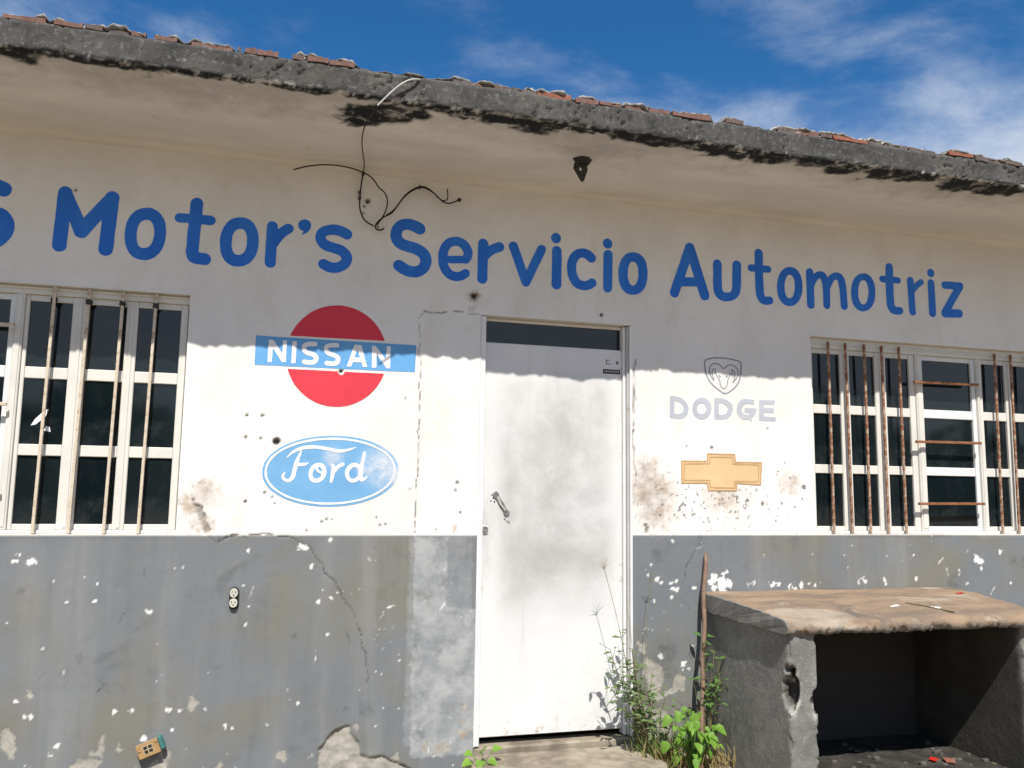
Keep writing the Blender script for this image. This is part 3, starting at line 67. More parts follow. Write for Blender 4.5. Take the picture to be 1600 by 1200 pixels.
MARKS = {'flake':[(-2.0469,1.0334,0.0165),(-2.1287,1.0359,0.0065),(-2.1087,1.0402,0.0048),(-2.1262,0.7664,0.0073),(-1.9787,0.6516,0.0049),(-1.6694,0.3568,0.0119),(-1.4376,0.3574,0.0141),(-1.5892,0.3657,0.0111),(-1.6061,0.3621,0.0069),(-1.9995,0.3578,0.0097),(-2.0294,0.3595,0.0081),(-2.0653,0.4304,0.0064),(-1.2725,0.3575,0.009),(-1.1801,0.2749,0.0109),(-1.1128,0.735,0.0083),(-1.1163,1.0777,0.0085),(-1.1538,0.9918,0.0084),(-1.1314,0.9181,0.0055),(-1.103,0.8151,0.0093),(-1.5383,0.2384,0.0138),(-1.5392,0.8021,0.0079),(-1.5529,0.8116,0.0052),(-1.7793,0.8532,0.0076),(-1.7738,0.9331,0.0043),(-1.8846,0.2299,0.0115),(-1.3802,0.3498,0.0089),(-1.4105,0.2706,0.0088),(-1.1433,0.2636,0.0064),(-1.9181,0.1891,0.0098),(-1.8926,0.8512,0.0058),(-2.119,1.0672,0.0073),(-2.1027,1.0671,0.0057),(-0.8656,1.1008,0.0155),(-0.848,1.0977,0.0136),(-0.7301,1.1299,0.0078),(-0.8129,1.0026,0.0088),(-0.7718,0.8317,0.0059),(-0.714,0.85,0.0048),(-0.6856,0.8738,0.0059),(-0.4675,0.7562,0.0051),(-0.7266,0.676,0.0069),(-0.9067,0.422,0.0104),(-0.8906,0.3791,0.0056),(-0.852,0.3584,0.0047),(-0.9167,0.3338,0.0037),(-1.1059,0.8152,0.0074),(-1.1127,0.7304,0.0074),(-0.4747,0.2286,0.0069),(-0.5461,0.9969,0.005),(-0.9879,0.2637,0.0047),(1.1296,0.8939,0.0163),(1.1529,0.8935,0.014),(1.1315,0.8597,0.0152),(1.156,0.8572,0.0116),(1.3776,0.9005,0.0384),(1.4314,0.8892,0.0411),(1.4857,0.8831,0.0218),(1.389,0.8688,0.0288),(1.4688,0.9468,0.0097),(1.626,0.8755,0.0172),(1.7562,0.8734,0.0225),(1.7939,0.8782,0.015),(1.8693,0.8716,0.0177),(1.9454,0.8704,0.0179),(1.8879,0.8605,0.0127),(0.9856,0.9424,0.0081),(1.0429,0.9158,0.0115),(1.06,0.8949,0.0093),(0.9998,0.9939,0.0092),(1.019,0.798,0.0092),(1.1229,0.8164,0.007),(1.1884,0.4611,0.0163),(1.188,0.4256,0.0092),(1.132,1.1233,0.0094),(1.2581,0.8658,0.0107),(1.2229,0.4343,0.007),(1.0566,0.5018,0.0137),(0.9604,0.5558,0.0068),(2.0032,0.8749,0.0077),(2.0414,0.8634,0.0103),(1.948,0.8757,0.0154),(1.9091,0.8546,0.0153),(2.3823,0.88,0.0121),(2.5283,0.8833,0.0136),(2.5275,0.8665,0.0122),(2.3394,0.8751,0.0093),(2.749,0.8914,0.0083),(3.2061,1.0073,0.0235),(3.2265,0.9837,0.0206),(3.2388,0.9485,0.0132),(3.1165,0.863,0.0101),(3.3939,1.0471,0.0135),(3.4548,0.8578,0.009),(3.064,0.9447,0.0072),(3.0693,0.9157,0.0072),(2.2464,1.0316,0.0066),(2.5489,1.0261,0.0069),(2.7356,1.0282,0.0069)],'cement':[[(-2.1191,0.3047),(-2.0962,0.3162),(-2.0583,0.2882),(-2.0506,0.2407),(-2.0546,0.1899),(-2.0748,0.1955),(-2.1054,0.2316),(-2.114,0.2406)],[(-2.0247,0.476),(-2.0132,0.4841),(-2.0013,0.4661),(-2.0032,0.4376),(-2.0196,0.441)],[(-1.3479,0.4023),(-1.3354,0.4144),(-1.3071,0.3866),(-1.3234,0.3602),(-1.3314,0.3453),(-1.3503,0.3662)],[(-1.7095,0.2667),(-1.6947,0.2701),(-1.6984,0.2266),(-1.7026,0.1657),(-1.7206,0.1844)],[(-1.8325,0.1316),(-1.802,0.1639),(-1.7611,0.1698),(-1.7017,0.1526),(-1.7238,0.1108),(-1.837,0.0803)],[(-1.7632,0.2003),(-1.743,0.2077),(-1.7331,0.1852),(-1.7492,0.1776)],[(-1.2147,0.0873),(-1.1855,0.1257),(-1.1923,0.0857),(-1.2038,0.0506)],[(-1.4498,0.1307),(-1.4221,0.1731),(-1.4128,0.1636),(-1.4221,0.1021),(-1.4438,0.1037)],[(0.9601,0.5055),(1.0052,0.4836),(1.0505,0.4616),(1.0707,0.4205),(1.0666,0.3503),(1.0437,0.3214),(1.0661,0.2903),(1.0263,0.2724),(0.9816,0.3444),(0.954,0.4255)],[(1.1474,0.4071),(1.1992,0.3947),(1.1981,0.3139),(1.1637,0.3256),(1.0661,0.2903),(1.0777,0.3197),(1.1295,0.3474)],[(0.9362,0.2572),(1.0035,0.2437),(1.0825,0.2196),(1.1158,0.138),(1.0803,-0.0081),(0.9686,0.068),(0.9469,0.1677)],[(0.9211,0.5873),(0.9718,0.5655),(0.9602,0.5256),(0.9287,0.5368)]],'bigchip':[(-0.7593,-0.0374),(-0.749,0.0541),(-0.7477,0.1375),(-0.7204,0.1683),(-0.6933,0.2088),(-0.6461,0.2341),(-0.5997,0.2389),(-0.5915,0.2025),(-0.5509,0.1575),(-0.5441,0.1052),(-0.5042,0.0836),(-0.4354,0.0883),(-0.3849,0.0612),(-0.3241,0.0331),(-0.2423,-0.0109),(-0.2202,-0.0793)],'winchip':[(-1.394,1.3298),(-1.3779,1.3358),(-1.3707,1.3068),(-1.3366,1.2897),(-1.3173,1.2434),(-1.2969,1.1739),(-1.318,1.1566),(-1.3375,1.2085),(-1.3567,1.2547),(-1.3814,1.3009)],'pillarchip':[(0.9607,1.2156),(0.9779,1.2178),(0.9951,1.1948),(0.9891,1.1614),(0.9661,1.1687)],'patch':[(-0.3107,1.1442),(-0.1351,1.144),(-0.1342,0.7979),(-0.0067,0.7828),(0.0202,0.7741),(0.0342,0.0661),(-0.3051,0.0699),(-0.3106,0.6037)],'cracks':[[(-1.2623,1.1214),(-1.199,1.1452),(-1.125,1.1548),(-1.0594,1.1596),(-0.9155,1.14),(-0.8664,1.1203),(-0.8164,1.0858),(-0.7796,1.0218),(-0.7228,0.9458),(-0.6922,0.9179),(-0.66,0.8489),(-0.608,0.7793),(-0.5813,0.725),(-0.5638,0.6514),(-0.5411,0.573),(-0.5265,0.495),(-0.5203,0.4321)],[(0.0033,2.3147),(-0.1129,2.3308),(-0.1991,2.3142),(-0.302,2.3171),(-0.3176,2.2679),(-0.3037,2.1324),(-0.3044,1.7956),(-0.3066,1.3999),(-0.3095,1.1539)],[(1.3157,1.1388),(1.297,1.0859),(1.2547,1.0439),(1.2245,0.9917),(1.2057,0.9083)],[(0.9113,2.1334),(0.9051,1.6297),(0.9119,1.4181)],[(-1.3875,1.3125),(-1.3867,1.3939),(-1.3537,1.3967)],[(-1.3011,1.1508),(-1.2551,1.1218),(-1.1898,1.1565),(-1.1215,1.1448)],[(0.9033,2.1087),(0.8995,1.8197),(0.9011,1.5823)]],'holes':[(-1.0101,1.6089,0.0198),(-1.1554,1.7334,0.0048),(-1.0831,1.7361,0.0055),(-1.1559,1.6266,0.0048),(-1.0866,1.6224,0.0048),(-0.6063,2.8844,0.0133),(-0.7102,1.9756,0.0096),(-0.0235,2.4214,0.0158),(-1.1429,1.3134,0.0059),(0.7102,2.3686,0.0084),(-0.6252,2.8544,0.0039),(-0.6272,2.8161,0.004),(-1.9948,2.7852,0.0041)],'dots':[(1.1695,1.4429,0.0071),(1.2131,1.3206,0.0071),(1.3146,1.3161,0.0048),(1.2881,1.3899,0.0048),(1.4298,1.328,0.0049),(1.4518,1.3282,0.0048),(1.5268,1.2822,0.0074),(1.6087,1.3482,0.0112),(1.7083,1.3328,0.0126),(1.9215,1.3159,0.0064),(1.145,1.2638,0.0059),(1.0595,1.2612,0.0058),(1.3614,1.2276,0.0048),(1.8048,1.2588,0.005),(1.7914,1.2346,0.0051),(1.8349,1.334,0.0064),(1.7516,1.7689,0.0064),(1.6447,1.8078,0.0038),(1.986,1.4303,0.0156),(1.9707,1.3609,0.0052),(1.8611,1.5678,0.0065),(1.8148,1.5166,0.0051),(1.8933,1.4824,0.0051),(1.8079,1.4998,0.0051),(1.3843,1.6478,0.0122),(1.2257,1.6499,0.0048),(1.2064,1.261,0.0071),(1.5757,1.5361,0.0037),(1.9319,1.1613,0.0051),(-1.055,1.3607,0.0063),(-1.017,1.3373,0.0064),(-1.005,1.307,0.0053),(-0.5064,1.2446,0.0067),(-0.4602,1.2113,0.0079),(-0.4883,1.2056,0.0057),(-0.7277,1.2324,0.0055),(-0.7528,1.2323,0.0044),(-0.7763,1.2213,0.0044),(-1.1437,1.3164,0.0052),(-0.095,1.4253,0.0095),(-0.1024,1.3847,0.0071),(-0.0737,1.2698,0.0072),(-0.3401,1.3871,0.0046),(-0.377,1.8526,0.0046),(-0.8478,1.1774,0.0032),(-0.2011,1.1837,0.0046)],'smudge':[(1.0556,1.0505,0.0523),(1.0854,0.5209,0.0806),(1.1073,0.4189,0.0459),(1.2354,0.5,0.0164),(3.4795,0.9873,0.0362),(3.0154,0.8588,0.0574),(-1.8291,0.6036,0.021),(-2.0823,0.9086,0.0204),(-2.1854,1.1374,0.0178),(-0.8804,0.676,0.021),(-0.6283,0.3277,0.0117),(-0.5317,0.3082,0.0395)],'soot':[(0.9617,1.3835,0.1281),(1.0073,1.2787,0.105),(0.9624,1.5105,0.0582),(1.043,1.3846,0.0821),(-0.0269,2.4106,0.0283)],'brown':[(-1.3979,1.3008,0.0662),(-1.3238,1.3598,0.0781),(-1.3375,1.2085,0.0554),(1.0892,1.3216,0.0706),(1.8897,1.4511,0.0775),(-0.1012,1.1781,0.0165),(-0.0375,0.237,0.0168),(-0.036,0.1684,0.0168),(-0.0356,0.2959,0.0147),(1.437,1.3897,0.1354)]}
WIRES = {'arc':[(-0.9926,-0.045,2.9916),(-0.9252,-0.045,3.0196),(-0.8297,-0.045,3.0409),(-0.7322,-0.045,3.0411),(-0.666,-0.045,3.0284),(-0.6057,-0.045,3.0065),(-0.5712,-0.045,2.9702),(-0.5604,-0.045,2.9472),(-0.5298,-0.045,2.9298),(-0.5099,-0.045,2.8938),(-0.5104,-0.045,2.8452),(-0.5318,-0.045,2.7876),(-0.5637,-0.045,2.7499)],'loop':[(-0.6381,-0.03,3.0304),(-0.6475,-0.03,2.9598),(-0.6534,-0.03,2.8691),(-0.6488,-0.03,2.8145),(-0.6219,-0.03,2.7623),(-0.575,-0.03,2.743)],'right':[(-0.5215,-0.03,2.7347),(-0.541,-0.03,2.721),(-0.5679,-0.03,2.73),(-0.5654,-0.03,2.7544),(-0.5302,-0.03,2.796),(-0.484,-0.03,2.8182),(-0.4519,-0.03,2.8704),(-0.4196,-0.03,2.923),(-0.3799,-0.03,2.9626),(-0.3292,-0.03,2.9896),(-0.2839,-0.03,2.9736),(-0.2414,-0.03,2.9359),(-0.2059,-0.03,2.9079),(-0.171,-0.03,2.9081),(-0.1259,-0.03,2.9323)],'right2':[(-0.5487,-0.035,2.7325),(-0.5624,-0.035,2.7462),(-0.5242,-0.035,2.7985),(-0.4784,-0.035,2.8311),(-0.4398,-0.035,2.891),(-0.3939,-0.035,2.9452),(-0.33,-0.035,2.9843),(-0.2707,-0.035,2.9592),(-0.228,-0.035,2.9179),(-0.1897,-0.035,2.9186),(-0.1871,-0.035,2.9544),(-0.1928,-0.035,2.9858)],'down':[(-0.6393,-0.045,3.0212),(-0.644,-0.13,3.0404),(-0.6671,-0.2711,3.03),(-0.6854,-0.3837,3.035),(-0.6927,-0.5081,3.04),(-0.6892,-0.5825,3.045)],'edge':[(-0.6883,-0.6142,3.045),(-0.6585,-0.7824,3.05),(-0.6162,-0.795,3.0984),(-0.5798,-0.802,3.1376),(-0.5393,-0.808,3.1706),(-0.4958,-0.8,3.1908),(-0.4621,-0.77,3.2007)]}
BRICK_RUNS = [(-2.131,-1.978,0),(-1.949,-1.844,0),(-1.835,-1.773,1),(-1.75,-1.678,2),(-1.666,-1.611,0),(-1.575,-1.488,0),(-1.439,-1.274,0),(-1.222,-1.177,0),(-1.177,-1.089,0),(-1.026,-0.979,1),(-0.966,-0.878,0),(-0.874,-0.768,0),(-0.326,-0.237,2),(-0.229,-0.139,0),(-0.131,-0.048,1),(-0.048,0.068,2),(0.076,0.242,3),(0.266,0.378,0),(0.383,0.493,0),(0.518,0.635,0),(0.639,0.749,0),(0.762,0.97,0),(1.058,1.152,1),(1.357,1.459,1),(1.464,1.591,0),(1.601,1.668,1),(1.673,1.882,3),(1.892,2.011,2),(2.016,2.142,2),(2.152,2.229,1),(2.234,2.317,2),(2.401,2.56,3),(2.57,2.656,2),(2.678,2.776,1),(2.782,2.887,1)]
HOOK_AT = (0.4254,-0.4527,3.06)
MOLD = [(-0.6798,-0.5947,0.117),(-0.6139,-0.6508,0.116),(-0.5004,-0.6732,0.088),(-0.7288,-0.6485,0.086),(-0.3701,-0.7631,0.058),(-0.1764,-0.6987,0.027),(0.1032,-0.6998,0.069),(0.0496,-0.7199,0.044),(0.2134,-0.7502,0.025),(0.2974,-0.7395,0.032),(0.5628,-0.771,0.082),(1.0362,-0.7204,0.088),(1.1697,-0.738,0.1),(1.3537,-0.7367,0.102),(1.537,-0.7427,0.074),(1.8009,-0.6989,0.085),(2.0339,-0.7075,0.095),(2.2269,-0.7212,0.101),(2.5252,-0.7174,0.105),(2.7851,-0.7185,0.13),(-1.9823,-0.8383,0.091),(-1.8288,-0.8094,0.059),(-1.5956,-0.7857,0.061),(-1.3488,-0.7845,0.051),(-2.1005,-0.7238,0.069),(-0.9878,-0.8223,0.053)]
# ---------------------------------------------------------------- helpers
def tag(o, label=None, cat=None, group=None, kind=None):
    if label: o['label'] = label
    if cat: o['category'] = cat
    if group: o['group'] = group
    if kind: o['kind'] = kind
    return o
def empty(name, loc, label, cat, group=None):
    o = bpy.data.objects.new(name, None); C.objects.link(o); o.location = loc; o.empty_display_size = 0.1
    return tag(o, label, cat, group)
def link(name, me, m=None, parent=None, loc=(0, 0, 0)):
    o = bpy.data.objects.new(name, me); C.objects.link(o)
    if m is not None and not me.materials: me.materials.append(m)
    o.location = loc
    if parent is not None: o.parent = parent
    return o
def wpos(o):
    p = Vector(o.location)
    while o.parent: o = o.parent; p += o.location
    return p
def obj(name, verts, faces, m, parent=None, base=None, smooth=False):
    """mesh from world-space verts; base = world position of its origin (default: the parent's origin)"""
    par = wpos(parent) if parent else Vector((0, 0, 0))
    b = Vector(base) if base is not None else par
    me = bpy.data.meshes.new(name)
    me.from_pydata([(v[0] - b[0], v[1] - b[1], v[2] - b[2]) for v in verts], [], faces); me.update()
    if smooth: me.polygons.foreach_set('use_smooth', [True] * len(me.polygons))
    return link(name, me, m, parent, b - par)
def grid_mesh(name, V, Q, attrs=None, smooth=True):
    me = bpy.data.meshes.new(name)
    V = np.asarray(V, np.float32); Q = np.asarray(Q, np.int32)
    me.vertices.add(len(V)); me.vertices.foreach_set('co', V.ravel())
    me.loops.add(Q.size); me.loops.foreach_set('vertex_index', Q.ravel())
    me.polygons.add(len(Q)); me.polygons.foreach_set('loop_start', np.arange(0, Q.size, 4, dtype=np.int32))
    me.update(calc_edges=True)
    if smooth: me.polygons.foreach_set('use_smooth', np.ones(len(Q), bool))
    for k, a in (attrs or {}).items():
        at = me.attributes.new(k, 'FLOAT_COLOR', 'POINT'); at.data.foreach_set('color', np.asarray(a, np.float32).ravel())
    me.validate(); return me
class MB:
    """collects boxes, tubes and loose faces into one mesh"""
    def __init__(s): s.v = []; s.f = []
    def add(s, verts, faces):
        n = len(s.v); s.v += [tuple(v) for v in verts]; s.f += [tuple(i + n for i in f) for f in faces]; return s
    def box(s, x0, x1, y0, y1, z0, z1, bev=0.0):
        bm = bmesh.new(); bmesh.ops.create_cube(bm, size=1.0)
        for v in bm.verts: v.co = Vector(((x0 + x1) / 2 + v.co.x * (x1 - x0), (y0 + y1) / 2 + v.co.y * (y1 - y0), (z0 + z1) / 2 + v.co.z * (z1 - z0)))
        if bev: bmesh.ops.bevel(bm, geom=bm.edges[:], offset=bev, segments=1, affect='EDGES')
        bm.verts.index_update(); s.add([v.co.copy() for v in bm.verts], [[v.index for v in f.verts] for f in bm.faces]); bm.free(); return s
    def tube(s, pts, r, n=8, cap=True):
        pts = [Vector(p) for p in pts]; R = list(np.interp(np.linspace(0, 1, len(pts)), np.linspace(0, 1, len(r)), r)) if hasattr(r, '__len__') else [r] * len(pts); rings = []; up = None
        for i, p in enumerate(pts):
            t = (pts[min(i + 1, len(pts) - 1)] - pts[max(i - 1, 0)]).normalized()
            if up is None: up = t.orthogonal().normalized()
            up = (up - t * up.dot(t))
            up = up.normalized() if up.length > 1e-6 else t.orthogonal().normalized()
            b = t.cross(up); rings.append([p + (up * math.cos(2 * math.pi * k / n) + b * math.sin(2 * math.pi * k / n)) * R[i] for k in range(n)])
        v = [q for rg in rings for q in rg]; f = []
        for i in range(len(pts) - 1):
            for k in range(n): f.append((i * n + k, i * n + (k + 1) % n, (i + 1) * n + (k + 1) % n, (i + 1) * n + k))
        if cap: f.append(tuple(range(n - 1, -1, -1))); f.append(tuple((len(pts) - 1) * n + k for k in range(n)))
        return s.add(v, f)
    def obj(s, name, m, parent=None, base=None, smooth=False): return obj(name, s.v, s.f, m, parent, base, smooth)
def smooth_path(pts, n=3):
    pts = [Vector(p) for p in pts]
    for _ in range(n):
        q = [pts[0]]
        for a, b in zip(pts, pts[1:]): q += [a * .75 + b * .25, a * .25 + b * .75]
        q.append(pts[-1]); pts = q
    return pts

# numpy noise -----------------------------------------------------------
def vnoise(x, z, s, seed):
    T = np.random.RandomState(seed).rand(257, 257).astype(np.float32)
    u = np.asarray(x) / s + 71.3; v = np.asarray(z) / s + 43.7
    i = np.floor(u).astype(int); j = np.floor(v).astype(int); fu = u - i; fv = v - j
    fu = fu * fu * (3 - 2 * fu); fv = fv * fv * (3 - 2 * fv); i &= 255; j &= 255; i1 = (i + 1) & 255; j1 = (j + 1) & 255
    return (T[i, j] * (1 - fu) + T[i1, j] * fu) * (1 - fv) + (T[i, j1] * (1 - fu) + T[i1, j1] * fu) * fv
def fbm(x, z, s, seed, o=4, g=.5):
    t = 0; a = 1; w = 0
    for k in range(o): t = t + a * vnoise(x, z, s / 2 ** k, seed + k); w += a; a *= g
    return t / w
def sstep(a, b, x):
    t = np.clip((x - a) / (b - a), 0, 1); return t * t * (3 - 2 * t)
def d_stroke(X, Z, st):
    d = np.full(np.shape(X), 9.0, np.float64)
    for (x0, z0, w0), (x1, z1, w1) in zip(st, st[1:]):
        dx, dz = x1 - x0, z1 - z0; L = dx * dx + dz * dz + 1e-12
        t = np.clip(((X - x0) * dx + (Z - z0) * dz) / L, 0, 1)
        d = np.minimum(d, np.hypot(X - x0 - t * dx, Z - z0 - t * dz) - (w0 + (w1 - w0) * t) / 2)
    return d
def d_poly(X, Z, P):
    d = np.full(np.shape(X), 9.0); ins = np.zeros(np.shape(X), bool); n = len(P)
    for i in range(n):
        x0, z0 = P[i]; x1, z1 = P[(i + 1) % n]; dx, dz = x1 - x0, z1 - z0
        t = np.clip(((X - x0) * dx + (Z - z0) * dz) / (dx * dx + dz * dz + 1e-12), 0, 1)
        d = np.minimum(d, np.hypot(X - x0 - t * dx, Z - z0 - t * dz))
        c = ((z0 > Z) != (z1 > Z)); ins ^= c & (X < (x1 - x0) * (Z - z0) / (dz if abs(dz) > 1e-12 else 1e-12) + x0)
    return np.where(ins, -d, d)

# ---------------------------------------------------------------- materials
class NT:
    def __init__(s, name, rough=.8, spec=.3):
        s.m = bpy.data.materials.new(name); s.m.use_nodes = True; s.t = s.m.node_tree
        s.p = s.t.nodes['Principled BSDF']; s.p.inputs['Roughness'].default_value = rough; s.p.inputs['Specular IOR Level'].default_value = spec
        s.co = s.n('ShaderNodeTexCoord').outputs['Object']
    def n(s, t, **kw):
        n = s.t.nodes.new(t)
        for k, v in kw.items(): setattr(n, k, v)
        return n
    def put(s, v, inp):
        if hasattr(v, 'links') and hasattr(v, 'node'): s.t.links.new(v, inp)
        elif isinstance(v, (tuple, list)) and len(v) == 3 and inp.type == 'RGBA': inp.default_value = (*v, 1)
        else: inp.default_value = v
    def noise(s, scale, detail=5, rough=.55, dist=0, vec=None, stretch=None):
        n = s.n('ShaderNodeTexNoise'); v = vec or s.co
        if stretch:
            mpn = s.n('ShaderNodeMapping'); mpn.inputs['Scale'].default_value = stretch; s.t.links.new(v, mpn.inputs['Vector']); v = mpn.outputs[0]
        s.t.links.new(v, n.inputs['Vector']); n.inputs['Scale'].default_value = scale; n.inputs['Detail'].default_value = detail
        n.inputs['Roughness'].default_value = rough; n.inputs['Distortion'].default_value = dist; return n.outputs['Fac']
    def ramp(s, v, a, b, lo=0.0, hi=1.0):
        n = s.n('ShaderNodeMapRange', interpolation_type='SMOOTHSTEP'); s.put(v, n.inputs['Value'])
        for k, q in (('From Min', a), ('From Max', b), ('To Min', lo), ('To Max', hi)): n.inputs[k].default_value = q
        return n.outputs[0]
    def mix(s, f, a, b):
        n = s.n('ShaderNodeMix', data_type='RGBA'); s.put(f, n.inputs[0]); s.put(a, n.inputs[6]); s.put(b, n.inputs[7]); return n.outputs[2]
    def math(s, op, a, b=0.0):
        n = s.n('ShaderNodeMath', operation=op); s.put(a, n.inputs[0]); s.put(b, n.inputs[1]); return n.outputs[0]
    def attr(s, name):
        n = s.n('ShaderNodeAttribute'); n.attribute_name = name; q = s.n('ShaderNodeSeparateColor'); s.t.links.new(n.outputs['Color'], q.inputs[0])
        return q.outputs[0], q.outputs[1], q.outputs[2], n.outputs['Alpha']
    def bump(s, h, strength=.3, dist=.003):
        n = s.n('ShaderNodeBump'); n.inputs['Strength'].default_value = strength; n.inputs['Distance'].default_value = dist
        s.t.links.new(h, n.inputs['Height']); s.t.links.new(n.outputs[0], s.p.inputs['Normal']); return s
    def base(s, c): s.put(c, s.p.inputs['Base Color']); return s
def M_simple(name, c, c2=None, scale=30, rough=.7, bump=.2, spec=.3, lo=.35, hi=.7):
    t = NT(name, rough, spec); f = t.noise(scale, 6, .6)
    t.base(t.mix(t.ramp(f, lo, hi), c, c2 or tuple(v * .7 for v in c)))
    if bump: t.bump(f, bump, .002)
    return t.m

def M_wall():
    t = NT('rendered_wall', .82, .25)
    grey, flake, cem, blk = t.attr('mask_a'); brown, patch, rust, crack_shade = t.attr('mask_b')
    big = t.noise(1.3, 6, .6); mid = t.noise(7, 7, .65, .3); fine = t.noise(60, 5, .6); streak = t.noise(5, 6, .6, 0, None, (1, 1, .12))
    white = t.mix(t.ramp(big, .35, .7), (.765, .75, .72), (.68, .665, .635)); white = t.mix(t.ramp(mid, .5, .75, 0, .4), white, (.60, .575, .52)); white = t.mix(t.ramp(t.noise(3, 8, .7, .4, None, (1, 1, .35)), .52, .7, 0, .5), white, (.62, .58, .50))
    white = t.mix(t.ramp(fine, .68, .8, 0, .35), white, (.55, .53, .49))
    d = t.mix(t.ramp(big, .3, .7), (.158, .172, .186), (.182, .193, .202)); d = t.mix(t.ramp(t.noise(1.7, 6, .62, .5), .42, .66, 0, .8), d, (.185, .175, .14)); d = t.mix(t.ramp(t.noise(3.3, 7, .68, .8), .55, .75, 0, .6), d, (.105, .108, .11))
    d = t.mix(t.ramp(streak, .48, .75, 0, .55), d, (.26, .26, .25)); d = t.mix(t.ramp(t.noise(9, 6, .65, 0, None, (1, 1, .08)), .55, .75, 0, .45), d, (.125, .13, .135)); d = t.mix(t.ramp(mid, .58, .82, 0, .5), d, (.115, .12, .125))
    d = t.mix(t.ramp(fine, .7, .82, 0, .5), d, (.40, .40, .39))
    lp = t.mix(t.ramp(mid, .35, .65), (.38, .385, .385), (.255, .27, .28)); d = t.mix(t.math('MULTIPLY', patch, t.ramp(t.noise(9, 6, .65), .25, .55)), d, lp)
    c = t.mix(grey, white, d)
    c = t.mix(flake, c, (.74, .73, .70))
    cm = t.mix(t.ramp(t.noise(22, 7, .7), .3, .7), (.42, .395, .34), (.27, .255, .225)); c = t.mix(cem, c, cm)
    bn = t.mix(t.ramp(t.noise(14, 5, .6), .3, .7), (.50, .40, .30), (.33, .24, .165))
    c = t.mix(t.math('MULTIPLY', brown, t.ramp(t.noise(11, 8, .72, .4), .25, .68)), c, bn)
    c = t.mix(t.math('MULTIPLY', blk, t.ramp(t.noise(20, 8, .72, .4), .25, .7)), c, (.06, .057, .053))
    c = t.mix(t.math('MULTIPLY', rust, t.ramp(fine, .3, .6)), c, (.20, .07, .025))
    c = t.mix(crack_shade, c, (.055, .05, .045))  # cracks, holes and specks, plus the shade painted under the bench
    t.base(c)
    h = t.math('ADD', t.math('MULTIPLY', t.noise(110, 4, .6), .5), t.math('MULTIPLY', t.noise(18, 6, .6), 1.2)); t.bump(h, .35, .003)
    return t.m
def M_paint(name, c, c2, wear=.12, wearcol=(.72, .71, .69), scale=5, w0=.62, w1=.78, fine=.35, stretch=(1, 1, 1)):
    t = NT(name, .6, .35); b = t.mix(t.ramp(t.noise(3.5, 4, .5), .35, .7), c, c2)
    b = t.mix(t.ramp(t.noise(scale, 8, .65, .3, None, stretch), w0, w1, 0, wear), b, wearcol); b = t.mix(t.ramp(t.noise(120, 3, .6), .68, .8, 0, fine), b, wearcol); t.base(b)
    h = t.math('ADD', t.math('MULTIPLY', t.noise(110, 4, .6), .5), t.math('MULTIPLY', t.noise(18, 6, .6), 1.2)); t.bump(h, .3, .003); return t.m
def M_slab():
    t = NT('slab_concrete', .9, .2); mold, conc, hole, light = t.attr('mask_a'); mid = t.noise(6, 8, .65, .3); fine = t.noise(45, 6, .65)
    so = t.mix(t.ramp(t.noise(2.2, 6, .6, .5, None, (.5, 1.6, 1)), .3, .7), (.75, .725, .685), (.63, .605, .57)); so = t.mix(t.ramp(mid, .6, .8, 0, .4), so, (.34, .32, .27))
    co = t.mix(t.ramp(mid, .3, .7), (.10, .097, .09), (.042, .042, .042)); co = t.mix(t.ramp(fine, .52, .72, 0, .75), co, (.20, .195, .185)); co = t.mix(t.ramp(t.noise(3, 5, .6), .5, .72, 0, .6), co, (.17, .16, .135)); co = t.mix(t.ramp(t.noise(26, 6, .7), .6, .7, 0, .6), co, (.26, .255, .24))
    co = t.mix(t.ramp(t.noise(70, 4, .7), .60, .68, 0, .9), co, (.03, .03, .03))
    c = t.mix(conc, so, co); c = t.mix(t.math('MULTIPLY', mold, t.ramp(t.noise(13, 8, .7, .4), .22, .5)), c, (.018, .02, .022))
    c = t.mix(hole, c, (.03, .03, .03)); c = t.mix(light, c, (.50, .48, .45)); t.base(c)
    t.bump(t.math('ADD', t.math('MULTIPLY', fine, .8), t.noise(150, 3, .6)), .5, .004); return t.m
def M_brick(name, a, b):
    t = NT(name, .92, .15); t.base(t.mix(t.ramp(t.noise(26, 6, .65), .50, .66, 0, .75), t.mix(t.ramp(t.noise(12, 6, .6), .3, .7), a, b), (.20, .185, .175))); t.bump(t.noise(80, 5, .65), .6, .004); return t.m
def M_metal_paint(name, c, chip=(.24, .10, .04), amt=.5, lo=.6, hi=.68, rough=.45):
    t = NT(name, rough, .4); f = t.noise(28, 8, .7, .3); b = t.mix(t.ramp(t.noise(6, 5, .6), .4, .7, 0, .5), c, tuple(v * .82 for v in c))
    t.base(t.mix(t.ramp(f, lo, hi, 0, amt), b, chip)); t.bump(f, .15, .001); return t.m
def M_glass():
    t = NT('dark_window_glass', .07, .5); dust = t.ramp(t.noise(3, 8, .7, .6), .45, .8)
    ob = t.n('ShaderNodeObjectInfo').outputs['Random']
    t.base(t.mix(t.math('MULTIPLY', dust, .35), t.mix(ob, (.004, .008, .010), (.009, .014, .016)), (.055, .062, .065)))
    t.put(t.ramp(dust, 0, 1, .05, .32), t.p.inputs['Roughness']); t.bump(t.noise(4, 2, .5), .05, .004); return t.m
